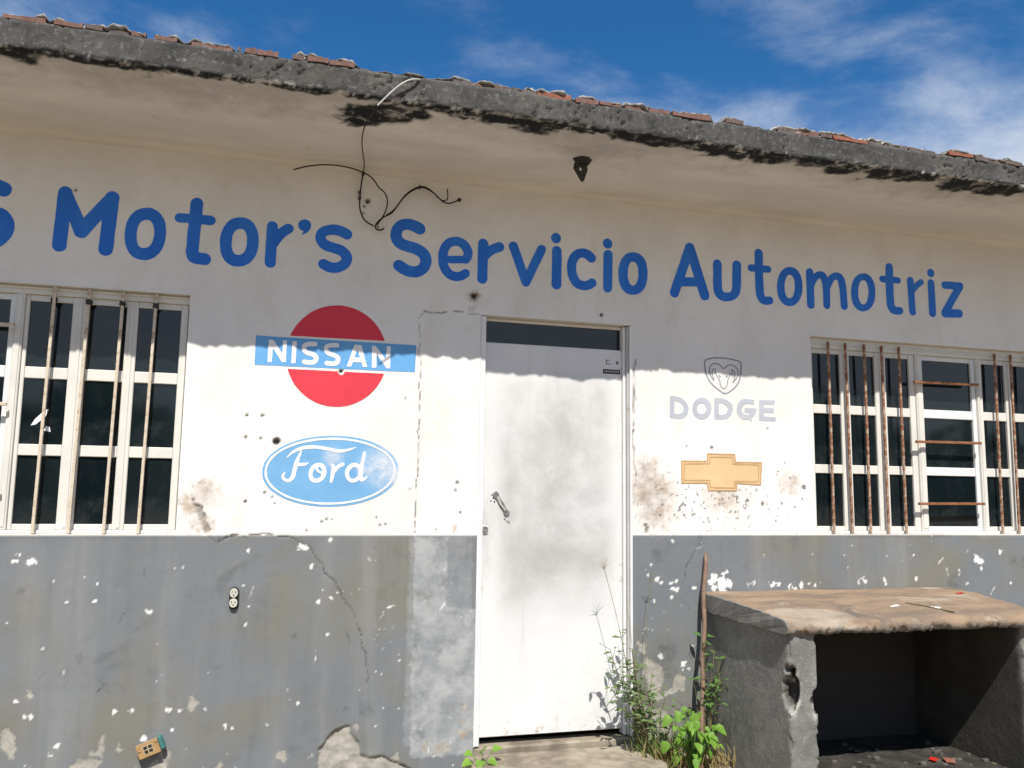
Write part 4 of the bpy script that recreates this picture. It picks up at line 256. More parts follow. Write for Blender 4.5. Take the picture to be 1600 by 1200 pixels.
def M_door():
    t = NT('painted_steel_door', .42, .4); co = t.co; mp_ = t.n('ShaderNodeSeparateXYZ'); t.t.links.new(co, mp_.inputs[0]); z = mp_.outputs[2]
    band = t.math('MULTIPLY', t.ramp(z, .55, 1.0), t.ramp(z, 2.12, 1.85, .0, 1)); edge = t.math('MULTIPLY', t.ramp(mp_.outputs[0], .09, .22), t.ramp(mp_.outputs[0], .84, .70))
    dirt = t.math('MULTIPLY', t.math('MULTIPLY', band, t.math('ADD', t.math('MULTIPLY', edge, .8), .2)), t.ramp(t.noise(2.6, 9, .66, .3), .15, .75))
    c = t.mix(t.ramp(t.noise(2, 4, .5), .4, .7), (.70, .70, .69), (.65, .655, .655)); c = t.mix(t.math('MULTIPLY', dirt, 1.0), c, (.385, .38, .365)); c = t.mix(t.ramp(t.noise(7, 9, .75, .4), .5, .75, 0, .4), c, (.54, .535, .52)); c = t.mix(t.ramp(t.noise(11, 8, .7, 0, None, (1, 1, .06)), .55, .75, 0, .5), c, (.46, .44, .41)); c = t.mix(t.ramp(t.noise(26, 8, .75, .5), .62, .7, 0, .35), c, (.76, .76, .75))
    c = t.mix(t.ramp(t.noise(40, 6, .7, 0, None, (1, 1, .25)), .62, .78, 0, .45), c, (.58, .57, .55)); c = t.mix(t.ramp(t.noise(90, 3, .5), .74, .78, 0, .6), c, (.25, .22, .2))
    sx_ = mp_.outputs[0]; rim = t.math('MAXIMUM', t.ramp(z, .24, .13), t.math('MAXIMUM', t.ramp(sx_, .075, .05), t.ramp(sx_, .825, .85))); c = t.mix(t.math('MULTIPLY', rim, t.ramp(t.noise(17, 8, .72, .3), .54, .68, 0, .8)), c, (.34, .22, .13))
    lk = t.math('MULTIPLY', t.math('MULTIPLY', t.ramp(sx_, .045, .06), t.ramp(sx_, .16, .08)), t.math('MULTIPLY', t.ramp(z, .78, 1.02), t.ramp(z, 1.45, 1.25))); c = t.mix(t.math('MULTIPLY', lk, t.ramp(t.noise(14, 8, .7, .2, None, (1, 1, .3)), .35, .65, 0, .5)), c, (.38, .36, .33))
    t.base(c); t.bump(t.math('ADD', t.noise(5, 4, .5), t.math('MULTIPLY', t.noise(40, 4, .6), .08)), .16, .008); return t.m
def M_table():
    t = NT('weathered_concrete', .9, .2); top, hole, light, _a = t.attr('mask_a'); mid = t.noise(7, 8, .65, .3); fine = t.noise(50, 6, .65)
    g = t.mix(t.ramp(mid, .3, .7), (.24, .235, .215), (.155, .152, .142)); g = t.mix(t.ramp(fine, .55, .7, 0, .7), g, (.35, .335, .30)); g = t.mix(t.ramp(t.noise(110, 3, .7), .6, .68, 0, .7), g, (.07, .068, .062)); g = t.mix(t.ramp(t.noise(9, 8, .7, .3, None, (1, 1, .2)), .54, .7, 0, .6), g, (.115, .112, .10)); g = t.mix(t.ramp(t.noise(4, 5, .6, .2), .58, .75, 0, .6), g, (.09, .088, .082))
    b = t.mix(t.ramp(t.noise(5, 8, .65, .4, None, (.5, 1.5, 1)), .3, .7), (.33, .235, .155), (.19, .145, .11)); b = t.mix(t.ramp(fine, .56, .7, 0, .7), b, (.15, .12, .09)); b = t.mix(t.ramp(t.noise(3.1, 6, .65, .5), .52, .66, 0, .7), b, (.42, .36, .29)); b = t.mix(t.ramp(t.noise(2.3, 7, .7, .6), .56, .68, 0, .8), b, (.12, .108, .095))
    c = t.mix(top, g, b); c = t.mix(hole, c, (.05, .045, .035)); c = t.mix(light, c, (.48, .46, .42)); t.base(c)  # second channel darkens the broken pocket and paints shade on the inner faces
    t.bump(t.math('ADD', fine, t.math('MULTIPLY', t.noise(160, 3, .6), .8)), .75, .005); return t.m
def M_leaf(name, a, b):
    t = NT(name, .5, .35); ri = t.n('ShaderNodeObjectInfo').outputs['Random']; t.base(t.mix(t.math('ADD', t.math('MULTIPLY', ri, .5), t.ramp(t.noise(18, 3, .5), .3, .7, 0, .5)), a, b))
    tr = t.n('ShaderNodeBsdfTranslucent'); t.put(tuple(min(1, v * 1.6) for v in a), tr.inputs[0]); mx = t.n('ShaderNodeMixShader'); mx.inputs[0].default_value = .35
    out = t.t.nodes['Material Output']; t.t.links.new(t.p.outputs[0], mx.inputs[1]); t.t.links.new(tr.outputs[0], mx.inputs[2]); t.t.links.new(mx.outputs[0], out.inputs[0]); return t.m

m_wall = M_wall(); m_slab = M_slab(); m_glass = M_glass(); m_door = M_door(); m_table = M_table()
m_blue = M_paint('blue_lettering_paint', (.013, .14, .58), (.018, .165, .64), .55, (.035, .22, .66), 9, .45, .66, .12, (1, 1, .3))
m_red = M_paint('red_emblem_paint', (.66, .040, .065), (.60, .036, .058), .15, (.66, .2, .22))
m_sky = M_paint('sky_blue_paint', (.13, .36, .66), (.11, .32, .61), .2, (.45, .55, .66))
def M_oval(name, c, c2):
    t = NT(name, .6, .35); sp = t.n('ShaderNodeSeparateXYZ'); t.t.links.new(t.co, sp.inputs[0]); b = t.mix(t.ramp(t.noise(6, 5, .6), .35, .7), c, c2); f = 0.0
    for (x, z, r, g) in ((-.485, 1.495, .15, .95), (-.40, 1.455, .10, 1.0), (-.735, 1.535, .075, .7), (-.56, 1.50, .08, .7)):
        d = t.math('SQRT', t.math('ADD', t.math('POWER', t.math('SUBTRACT', sp.outputs[0], x), 2.0), t.math('POWER', t.math('SUBTRACT', sp.outputs[2], z), 2.0))); f = t.math('MAXIMUM', f, t.ramp(d, r, r * .2, 0, g))
    f = t.math('MULTIPLY', f, t.ramp(t.noise(12, 9, .72, .3), .22, .66)); b = t.mix(f, b, (.62, .63, .65)); t.base(b); t.bump(t.math('ADD', t.math('MULTIPLY', t.noise(110, 4, .6), .5), t.math('MULTIPLY', t.math('MULTIPLY', f, t.noise(90, 4, .6)), 2.0)), .4, .004); return t.m
m_oval = M_oval('faded_blue_paint', (.165, .375, .61), (.14, .335, .57)); m_oval_w = M_oval('faded_white_paint', (.76, .77, .78), (.70, .71, .73))
m_white = M_paint('white_sign_paint', (.78, .78, .78), (.74, .74, .745), .15, (.6, .6, .6))
m_pale = M_paint('pale_grey_paint', (.40, .425, .47), (.47, .49, .53), .3, (.70, .70, .70))
m_line = M_paint('thin_grey_paint', (.24, .255, .29), (.30, .31, .34), .3, (.6, .6, .6))
m_tan = M_paint('tan_emblem_paint', (.66, .48, .26), (.62, .44, .24), .3, (.66, .58, .46), 8)
m_tan2 = M_paint('tan_outline_paint', (.46, .27, .12), (.50, .31, .15), .3, (.6, .5, .38))
m_frame = M_metal_paint('cream_window_paint', (.66, .645, .59), (.22, .10, .045), .7, .69, .75)
m_frame_w = M_metal_paint('white_window_paint', (.70, .71, .70), (.30, .13, .05), .7, .70, .76)
m_bar = M_metal_paint('cream_bar_paint', (.60, .52, .41), (.33, .18, .09), .75, .50, .64)
m_rust = M_metal_paint('rusty_bar_paint', (.42, .33, .25), (.215, .075, .028), .95, .42, .56, .7)
m_rust2 = M_metal_paint('deep_rust', (.26, .115, .05), (.14, .05, .02), .8, .45, .6, .8)
m_jamb = M_metal_paint('white_jamb_paint', (.74, .74, .73), (.35, .25, .18), .6, .68, .76)
m_jamb_g = M_metal_paint('worn_jamb_paint', (.46, .455, .44), (.30, .18, .12), .7, .58, .7)
m_dark = M_simple('blackened_metal', (.022, .022, .024), (.045, .04, .036), 40, .6, .3)
m_steel = M_simple('dull_steel', (.22, .22, .22), (.10, .10, .10), 60, .45, .2)
m_black = M_simple('black_cable', (.018, .014, .012), (.035, .025, .02), 50, .6, 0)
m_cable_w = M_simple('grey_cable', (.52, .51, .48), (.40, .39, .36), 30, .6, 0)
m_brick = [M_brick('pale_red_brick', (.22, .115, .09), (.14, .08, .065)), M_brick('brown_brick', (.165, .115, .095), (.11, .085, .075)),
           M_brick('soot_grey_brick', (.10, .088, .084), (.15, .125, .115)), M_brick('bright_red_brick', (.31, .115, .07), (.22, .085, .055))]
m_mortar = M_simple('roof_mortar', (.33, .32, .30), (.06, .06, .06), 38, .95, .6)
m_ground = M_simple('dry_ground', (.30, .235, .155), (.24, .185, .12), 4, .95, .5)
m_step = M_simple('step_concrete', (.33, .285, .22), (.17, .14, .105), 7, .92, .6)
m_plain = M_simple('plain_render', (.55, .53, .49), (.46, .44, .41), 3, .9, .3)
m_room = M_simple('dim_room_paint', (.10, .10, .10), (.08, .08, .08), 3, .9, 0)
m_pole = M_simple('weathered_pole', (.235, .155, .105), (.155, .10, .07), 24, .7, .3)
m_tanplate = M_simple('tan_fibre_plate', (.40, .255, .11), (.33, .20, .085), 30, .6, .2)
m_tanplate2 = M_simple('worn_plate_print', (.46, .36, .22), (.36, .26, .14), 60, .6, .1)
m_teal = M_simple('teal_plastic', (.06, .21, .19), (.05, .16, .15), 30, .5, .1)
m_ivory = M_simple('ivory_plastic', (.58, .56, .48), (.46, .44, .38), 60, .5, .1)
m_leaf_b = M_leaf('bright_leaf', (.24, .42, .06), (.13, .27, .035)); m_leaf_d = M_leaf('dusty_leaf', (.17, .245, .095), (.11, .17, .06))
m_leaf_m = M_leaf('mid_leaf', (.13, .25, .06), (.085, .18, .04)); m_stem = M_simple('weed_stem', (.15, .14, .06), (.12, .09, .045), 40, .7, 0)
m_straw = M_leaf('dry_grass', (.34, .27, .12), (.25, .20, .085)); m_grass = M_leaf('grass_blade', (.12, .20, .05), (.17, .19, .06))
m_redplastic = M_simple('red_plastic', (.55, .03, .02), (.45, .03, .02), 30, .4, 0)
m_tree = M_leaf('dark_tree_leaf', (.035, .06, .022), (.02, .04, .015))

# ---------------------------------------------------------------- ground
def flat(name, x0, x1, y0, y1, z, m, nx=1, ny=1, amp=0.0, seed=1):
    xs = np.linspace(x0, x1, nx + 1); ys = np.linspace(y0, y1, ny + 1); X, Y = np.meshgrid(xs, ys, indexing='ij')
    Zz = z + (fbm(X, Y, .4, seed) - .5) * amp
    V = np.stack([X, Y, Zz], -1).reshape(-1, 3); i = np.arange(nx)[:, None] * (ny + 1) + np.arange(ny)[None]
    Q = np.stack([i, i + ny + 1, i + ny + 2, i + 1], -1).reshape(-1, 4)
    return link(name, grid_mesh(name, V, Q), m)
tag(flat('ground', -250, 250, -250, 250, -0.012, m_ground), kind='structure')
tag(flat('dirt_strip', -3.0, 4.5, -1.6, -0.01, -0.004, M_simple('wall_foot_dirt', (.24, .19, .12), (.15, .12, .08), 14, .95, .8), 150, 40, .02, 5), kind='structure')

# ---------------------------------------------------------------- the workshop
bld = empty('workshop_building', (0, 0, 0), 'single storey white and grey rendered workshop with blue hand painted lettering', 'building')
def und(x, z):
    return (fbm(x, z, .75, 11, 3) - .5) * .010 + (fbm(x, z, .11, 21, 3) - .5) * .0028
W1 = (-3.60, -1.4505, 1.157, 2.314); W2 = (2.058, 4.16, 1.157, 2.336); DR = (0.016, 0.894, 0.040, 2.320)
def axis(fine0, fine1, step, lo, hi, cs, snaps):
    a = np.concatenate([np.arange(lo, fine0, cs), np.arange(fine0, fine1, step), np.arange(fine1, hi, cs), [hi]])
    for s in snaps: a[np.argmin(abs(a - s))] = s
    return np.unique(a)
gx = axis(-2.5, 3.95, .007, -4.6, 5.4, .1, (W1[0], W1[1], W2[0], W2[1], DR[0], DR[1])); gz = axis(-.12, 3.028, .007, -.2, 3.029, .08, (1.157, W1[3], W2[3], DR[2], DR[3]))
X, Z = np.meshgrid(gx, gz, indexing='ij')
jit = (fbm(X, Z, .022, 31, 3, .75) - .5)
def region(P, pad=.03):
    xs = [p[0] for p in P]; zs = [p[1] for p in P]
    return (slice(*np.searchsorted(gx, (min(xs) - pad, max(xs) + pad))), slice(*np.searchsorted(gz, (min(zs) - pad, max(zs) + pad))))
A = np.zeros(X.shape + (4,), np.float32); B = np.zeros(X.shape + (4,), np.float32); D = und(X, Z)
edge_n = (fbm(X, Z, .06, 41, 3) - .5) * .010
A[..., 0] = sstep(1.152, 1.149, Z + edge_n * .6)
def blob(c, r, soft, warp, ch, arr, gain=1.0):
    s = region([(c[0], c[1])], r + soft + .03); xx = X[s]; zz = Z[s]
    d = np.hypot(xx - c[0], zz - c[1]) - r + jit[s] * warp
    arr[s][..., ch] = np.maximum(arr[s][..., ch], gain * sstep(soft, -soft * .2, d))
# random flakes of the grey paint, denser near the ground
dens = sstep(.75, .15, Z) * .06 + (fbm(X, Z, .40, 51, 2) - .5) * .36
fl = sstep(.882, .91, fbm(X, Z, .016, 61, 3, .6) + np.clip(dens, -.12, .11) * .66) * A[..., 0]
A[..., 1] = np.maximum(A[..., 1], fl * (.30 + .65 * sstep(.35, .65, fbm(X, Z, .09, 66, 2))))
for c in MARKS['flake']: blob(c, c[2] * .75, .003, max(.03, c[2] * 3.2), 1, A)
rs_ = random.Random(23)
for k in range(44):
    x, z, a, L = rs_.uniform(-2.2, 3.4), rs_.uniform(.12, 1.13), rs_.gauss(1.2, .6), rs_.uniform(.012, .06); q = [(x + math.cos(a) * L * t_ + rs_.uniform(-.004, .004), z + math.sin(a) * L * t_, rs_.uniform(.001, .0055)) for t_ in (0, .35, .7, 1)]
    s = region([p[:2] for p in q], .02); d = d_stroke(X[s], Z[s], q) + jit[s] * .006; ch = 1 if k % 3 else 3; A[s][..., ch] = np.maximum(A[s][..., ch], sstep(.003, -.0015, d) * rs_.uniform(.4, 1) * A[s][..., 0])
lowc = sstep(.93, .945, fbm(X, Z, .09, 71, 4, .55) + sstep(.40, .0, Z) * .27) * A[..., 0]; A[..., 2] = np.maximum(A[..., 2], lowc)
for P in MARKS['cement']:
    s = region(P, .05); d = d_poly(X[s], Z[s], P) + jit[s] * .03; A[s][..., 2] = np.maximum(A[s][..., 2], sstep(.003, -.002, d)); D[s] -= sstep(.003, -.004, d) * .0025
P = MARKS['bigchip']; s = region(P, .06); d = d_poly(X[s], Z[s], P) + jit[s] * .012; k = sstep(.002, -.005, d)
A[s][..., 2] = np.maximum(A[s][..., 2], k); D[s] -= k * (.013 + (fbm(X[s], Z[s], .05, 81, 4) - .5) * .016)
for nm, dp in (('winchip', .010), ('pillarchip', .008)):
    P = MARKS[nm]; s = region(P, .04); d = d_poly(X[s], Z[s], P) + jit[s] * .02; k = sstep(.002, -.004, d); A[s][..., 2] = np.maximum(A[s][..., 2], k * .8); A[s][..., 3] = np.maximum(A[s][..., 3], k * .55); D[s] -= k * dp
bay_shade = sstep(1.462, 1.474, X) * sstep(2.715, 2.70, X) * sstep(.745, .735, Z); A[..., 1] *= 1 - bay_shade; A[..., 2] = np.maximum(A[..., 2] * (1 - bay_shade), bay_shade * .75); A[..., 3] = np.maximum(A[..., 3], bay_shade * (.8 + .2 * fbm(X, Z, .3, 77, 3)))  # wall under the bench painted near-black, shade put into the colour
B[..., 3] = np.maximum(B[..., 3], bay_shade * .96)
for c in MARKS['smudge']: blob(c, c[2] * .4, c[2] * .9, .06, 3, A, .55)
for c in MARKS['soot']: blob(c, c[2] * .2, c[2] * .9, .10, 3, A, .34)
for c in MARKS['brown'] + [(m_[0] + .03, m_[1] + .01, m_[2] * 1.35) for m_ in MARKS['soot'][:4]]: blob(c, c[2] * .35, c[2] * .9, .10, 0, B, .9)
P = MARKS['patch']; s = region(P, .06); d = d_poly(X[s], Z[s], P) + jit[s] * .03; B[s][..., 1] = sstep(.006, -.008, d); P = [(-.335, 1.165), (-.004, 1.165), (-.004, .12), (-.335, .12)]; s = region(P, .06); B[s][..., 1] = np.maximum(B[s][..., 1], .42 * sstep(.01, -.01, d_poly(X[s], Z[s], P) + jit[s] * .03))
for P in MARKS['cracks']:
    st = [(p[0], p[1], .0022) for p in P]; s = region(P, .03)
    wx = X[s] + (fbm(X[s], Z[s], .05, 91, 3) - .5) * .03; d = d_stroke(wx, Z[s] + (fbm(X[s], Z[s], .04, 95, 3) - .5) * .02, st)
    vary = .45 + .55 * sstep(.25, .6, fbm(X[s], Z[s], .09, 97, 2)); k = sstep(.0032, -.0005, d) * vary; B[s][..., 3] = np.maximum(B[s][..., 3], k * .85); D[s] -= k * .004
for c in MARKS['holes']:
    s = region([(c[0], c[1])], .06); d = np.hypot(X[s] - c[0], Z[s] - c[1]) - max(c[2] * .85, .0042) + jit[s] * .006
    k = sstep(.003, -.003, d); D[s] -= k * .022; B[s][..., 3] = np.maximum(B[s][..., 3], k * .9); A[s][..., 2] = np.maximum(A[s][..., 2], sstep(.012, .0, d) * .5)
c = MARKS['holes'][7]; blob(c, .014, .035, .03, 2, B, .8); blob((c[0] - .02, c[1] - .07), .008, .02, .05, 3, A, .4)
for c in MARKS['dots']: blob(c, max(c[2] * .8, .004), .004, .008, 3, B, .8)
# scatter of tiny dark specks right of the door and beside the left window
spk = sstep(.80, .82, fbm(X, Z, .018, 101, 2) + .10 * np.exp(-(((X - 1.35) / .5) ** 2 + ((Z - 1.33) / .16) ** 2)) - .02) * (1 - A[..., 0]); B[..., 3] = np.maximum(B[..., 3], spk * .8 * np.exp(-(((X - 1.35) / .6) ** 2 + ((Z - 1.35) / .2) ** 2)))
# keep the plaster plane at the edges of the openings
op = np.zeros(X.shape, bool); near = np.full(X.shape, 9.0)
for (a, b, c0, c1) in (W1, W2, DR):
    q = np.maximum(np.maximum(a - X, X - b), np.maximum(c0 - Z, Z - c1)); near = np.minimum(near, np.abs(q))
D *= sstep(0.0, .02, near); D *= sstep(3.029, 3.0, Z)
nx, nz = X.shape
V = np.stack([X, -D, Z], -1).reshape(-1, 3)
i = np.arange(nx - 1)[:, None] * nz + np.arange(nz - 1)[None]; Q = np.stack([i, i + nz, i + nz + 1, i + 1], -1)
xm = (gx[1:] + gx[:-1])[:, None] / 2; zm = (gz[1:] + gz[:-1])[None] / 2; keep = np.ones((nx - 1, nz - 1), bool)
for (a, b, c0, c1) in (W1, W2, DR): keep &= ~((xm > a) & (xm < b) & (zm > c0) & (zm < c1))
Q = Q[keep]
ev = []; eq = []; ea = []; eb = []
def quad(p, grey):
    n = len(V) + len(ev); ev.extend(p); eq.append((n, n + 1, n + 2, n + 3)); ea.extend([(grey, 0, 0, 0)] * 4); eb.extend([(0, 0, 0, 0)] * 4)
T = .14
for (a, b, c0, c1) in (W1, W2, DR):
    quad([(a, 0, c1), (b, 0, c1), (b, T, c1), (a, T, c1)], 0); quad([(a, 0, c0), (a, T, c0), (b, T, c0), (b, 0, c0)], 0)
    quad([(a, 0, c0), (a, 0, c1), (a, T, c1), (a, T, c0)], 0); quad([(b, 0, c0), (b, T, c0), (b, T, c1), (b, 0, c1)], 0)
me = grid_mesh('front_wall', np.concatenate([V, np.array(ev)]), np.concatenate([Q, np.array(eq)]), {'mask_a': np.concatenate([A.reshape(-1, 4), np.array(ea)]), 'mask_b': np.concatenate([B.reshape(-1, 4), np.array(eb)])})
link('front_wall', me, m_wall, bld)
b = MB(); b.box(-4.6, -4.45, .15, 4.2, -.2, 3.05); b.obj('side_wall', m_plain, bld); b = MB(); b.box(5.25, 5.4, .15, 4.2, -.2, 3.05); b.obj('side_wall', m_plain, bld)
b = MB(); b.box(-4.45, 5.25, 4.05, 4.2, -.2, 3.05); b.obj('rear_wall', m_plain, bld)
b = MB(); b.box(-4.45, 5.25, .16, 4.05, -.05, .02); b.obj('room_floor', m_room, bld)
del V, Q, A, B, D, X, Z, near, jit

# ---------------------------------------------------------------- roof slab with its weathered edge
prof = [(0.0, 3.028)] + [(-.03 + .03 * math.cos(t), 3.028 + .03 * math.sin(t)) for t in np.linspace(.15, math.pi / 2, 7)]
prof = [(p[0], p[1]) for p in prof] + [(-.762, 3.084), (-.772, 3.090), (-.778, 3.10), (-.784, 3.202), (-.776, 3.210), (-.5, 3.216), (4.3, 3.23)]
pl = [prof[0]]
for a, b_ in zip(prof, prof[1:]):
    L = math.dist(a, b_); n = max(1, int(L / .008)) if L < 1.0 else 12
    for k in range(1, n + 1): pl.append((a[0] + (b_[0] - a[0]) * k / n, a[1] + (b_[1] - a[1]) * k / n))
pl = np.array(pl); sl = np.concatenate([[0], np.cumsum(np.hypot(*np.diff(pl, axis=0).T))])
tn = np.gradient(pl, axis=0); tn /= np.linalg.norm(tn, axis=1)[:, None]; nrm = np.stack([-tn[:, 1], tn[:, 0]], 1)
nrm = -nrm if nrm[len(pl) // 6, 1] > 0 else nrm
sx = np.concatenate([np.arange(-4.75, -2.5, .06), np.arange(-2.5, 4.1, .009), np.arange(4.1, 5.56, .06)])
SX, SS = np.meshgrid(sx, sl, indexing='ij'); PY = np.broadcast_to(pl[:, 0], SX.shape).copy(); PZ = np.broadcast_to(pl[:, 1], SX.shape).copy()
fas = sstep(-.74, -.775, PY) * sstep(3.06, 3.09, PZ); topf = (PY < -.70) & (PZ > 3.20)
face = (PY < -.768) & (PZ > 3.085) & (PZ < 3.208)
dn = (fbm(SX, SS, .5, 111, 3) - .5) * .009 + (fbm(SX, SS, .06, 115, 4, .6) - .5) * (.003 + .0045 * fas)
pit = sstep(.68, .76, fbm(SX, SS, .018, 121, 2)) * sstep(.38, .6, fbm(SX, SS, .25, 125, 2)) * fas; dn = dn - pit * .008
dn *= sstep(0, .12, SS)
PY = PY + nrm[:, 0] * dn; PZ = PZ + nrm[:, 1] * dn
low_edge = np.exp(-((pl[:, 0] + .772) / .03) ** 2) * np.exp(-((pl[:, 1] - 3.09) / .02) ** 2)
PZ += low_edge * ((fbm(SX, SS * 0, .16, 131, 5, .68) - .5) * .045); PY += low_edge * ((fbm(SX, SS * 0, .05, 135, 3) - .5) * .02)
up_edge = np.exp(-((pl[:, 0] + .78) / .03) ** 2) * np.exp(-((pl[:, 1] - 3.206) / .02) ** 2)
PZ += up_edge * ((fbm(SX, SS * 0, .2, 141, 4, .6) - .5) * .03)
SA = np.zeros(SX.shape + (4,), np.float32)
wob = (fbm(SX, PY, .07, 151, 4, .6) - .5)
under = (PZ < 3.10)
depth = PY + .775                                               # metres in from the edge
band = .012 + (.085 * sstep(.45, .75, fbm(SX, PY * 0, .35, 155, 3)) + .03 * sstep(.35, .6, fbm(SX, PY * 0, .09, 156, 2))) * (.45 + .55 * sstep(-1.2, .2, SX)) + wob * .08
SA[..., 0] = sstep(.014, -.008, depth - band) * under * (PZ < 3.093)
for (mx, my, r) in MOLD:
    s = (slice(*np.searchsorted(sx, (mx - 2 * r, mx + 2 * r))), slice(None))
    d = np.hypot((SX[s] - mx) * .8, (PY[s] - my) * 1.15) - r * .95 + wob[s] * .16; SA[s][..., 0] = np.maximum(SA[s][..., 0], sstep(.03, -.03, d) * (PZ[s] < 3.097) * (SS[s] < sl[-20]) * (PY[s] < -.3))
SA[..., 0] = np.maximum(SA[..., 0], under * (PY < -.2) * np.clip(.30 * sstep(.34, .0, depth + wob * .30 + (fbm(SX, PY, .35, 158, 3) - .5) * .35), 0, .30))
SA[..., 1] = np.maximum(sstep(-.768, -.774, PY + (fbm(SX, SS, .03, 157, 2) - .5) * .006) * (PZ > 3.075), (PZ > 3.12)); SA[..., 2] = pit
SA[..., 3] = sstep(.70, .76, fbm(SX, SS, .028, 161, 3)) * np.exp(-((PZ - 3.092) / .010) ** 2) * (PY < -.75) * .9
n2 = len(sl); i = np.arange(len(sx) - 1)[:, None] * n2 + np.arange(n2 - 1)[None]; Q = np.stack([i, i + 1, i + n2 + 1, i + n2], -1).reshape(-1, 4)
V = np.stack([SX, PY, PZ], -1).reshape(-1, 3)
nv = len(V); ringA = list(range(0, n2)); V2 = [(-4.75, 4.3, 3.05), (5.55, 4.3, 3.05), (-4.75, 0.0, 3.05), (5.55, 0.0, 3.05)]
me = grid_mesh('roof_slab', np.concatenate([V, np.array(V2)]), np.concatenate([Q, [(nv + 2, nv, nv + 1, nv + 3), (n2 - 1, nv, nv + 1, nv - 1)]]), {'mask_a': np.concatenate([SA.reshape(-1, 4), np.zeros((4, 4))])})
slab = link('roof_slab', me, m_slab, bld)
b = MB()
b.add([tuple(V[k]) for k in range(n2)] + [(-4.75, 4.3, 3.05), (-4.75, 0, 3.05)], [tuple(range(n2 + 2))]); b.obj('slab_end', m_slab, bld); b = MB()
b.add([tuple(V[nv - n2 + k]) for k in range(n2)] + [(5.55, 4.3, 3.05), (5.55, 0, 3.05)], [tuple(range(n2 + 1, -1, -1))]); b.obj('slab_end', m_slab, bld)
def edge_top(x): return 3.206 + float((fbm(np.array([x]), np.array([0.0]), .2, 141, 4, .6)[0] - .5) * .026)
# bricks laid flat along the roof edge
rb = random.Random(3)
def brick_mesh(k):
    bm = bmesh.new(); bmesh.ops.create_cube(bm, size=1.0)
    for v in bm.verts: v.co = Vector((v.co.x, v.co.y * .105, v.co.z * .021))
    bmesh.ops.subdivide_edges(bm, edges=[e for e in bm.edges if abs((e.verts[0].co - e.verts[1].co).x) > .5], cuts=4, use_grid_fill=True)
    for v in bm.verts:
        v.co.x += rb.uniform(-.03, .03); v.co.y += rb.uniform(-.0022, .0018); v.co.z += rb.uniform(-.005, .002) * (1 if v.co.z > 0 else .4)
    me_ = bpy.data.meshes.new('brick'); bm.to_mesh(me_); bm.free(); return me_
bmesh_set = {}
for (x0, x1, c) in BRICK_RUNS:
    key = (c, rb.randrange(3))
    if key not in bmesh_set: me_ = brick_mesh(key[1]); me_.materials.append(m_brick[c]); bmesh_set[key] = me_
    o = link('brick', bmesh_set[key], None, slab, ((x0 + x1) / 2, -.730 + rb.uniform(-.008, .012), edge_top((x0 + x1) / 2) + .012 + rb.uniform(-.003, .004)))
    o.scale = (x1 - x0, 1, rb.uniform(.9, 1.25)); o.rotation_euler = (rb.uniform(-.04, .04), rb.uniform(-.015, .015), rb.uniform(-.03, .03))
# crumbled mortar bed over the bricks
xs = np.arange(-2.6, 4.1, .012); occ = np.zeros(len(xs))
for (x0, x1, c) in BRICK_RUNS: occ = np.maximum(occ, sstep(x0 - .03, x0 + .02, xs) * sstep(x1 + .03, x1 - .02, xs))
ys = np.array([-.74, -.775, -.780, -.770, -.74, -.66, -.50, -.28]); hz_ = np.array([.026, .031, .038, .046, .052, .055, .05, -.01]); MX, MY = np.meshgrid(xs, ys, indexing='ij')
rag = (fbm(xs, xs * 0, .07, 179, 4, .65) - .45) * .07; cap = np.clip(occ * .75 + .55 * sstep(.40, .62, fbm(xs, xs * 0, .12, 177, 3)) - .15, 0, 1)
MYs = MY + np.clip(rag, -.012, .016)[:, None] * np.array([.6, 1, 1, 1, .8, .3, 0, 0])[None]
MZ = np.array([edge_top(x) for x in xs])[:, None] - .006 + hz_[None] * cap[:, None] + ((fbm(MX, MY, .035, 175, 3, .6) - .5) * .016 + (fbm(MX, MY * 0, .09, 176, 3, .6) - .5) * .018) * np.array([.2, .5, .9, 1, 1, 1, 1, 0])[None] * (.3 + .7 * cap[:, None])
n2 = len(ys); i = np.arange(len(xs) - 1)[:, None] * n2 + np.arange(n2 - 1)[None]
link('mortar_bed', grid_mesh('mortar_bed', np.stack([MX, MYs, MZ], -1).reshape(-1, 3), np.stack([i, i + n2, i + n2 + 1, i + 1], -1).reshape(-1, 4), smooth=False), m_mortar, slab)
b = MB(); 
for k in range(46):
    r0 = rb.choice(BRICK_RUNS); x = rb.choice((r0[0], r0[1])) + rb.uniform(-.03, .03); s_ = rb.uniform(.006, .018); z = edge_top(x) + rb.uniform(.004, .03)
    bm = bmesh.new(); bmesh.ops.create_icosphere(bm, subdivisions=1, radius=s_)
    for v in bm.verts: v.co = Vector((x, -.765 + rb.uniform(-.01, .02), z)) + Vector((v.co.x * rb.uniform(.7, 1.6), v.co.y, v.co.z * rb.uniform(.5, .9)))
    bm.verts.index_update(); b.add([v.co.copy() for v in bm.verts], [[v.index for v in f.verts] for f in bm.faces]); bm.free()
o = b.obj('mortar_crumb', M_simple('pale_mortar', (.52, .50, .47), (.35, .34, .32), 40, .95, .4), slab); o['kind'] = 'stuff'

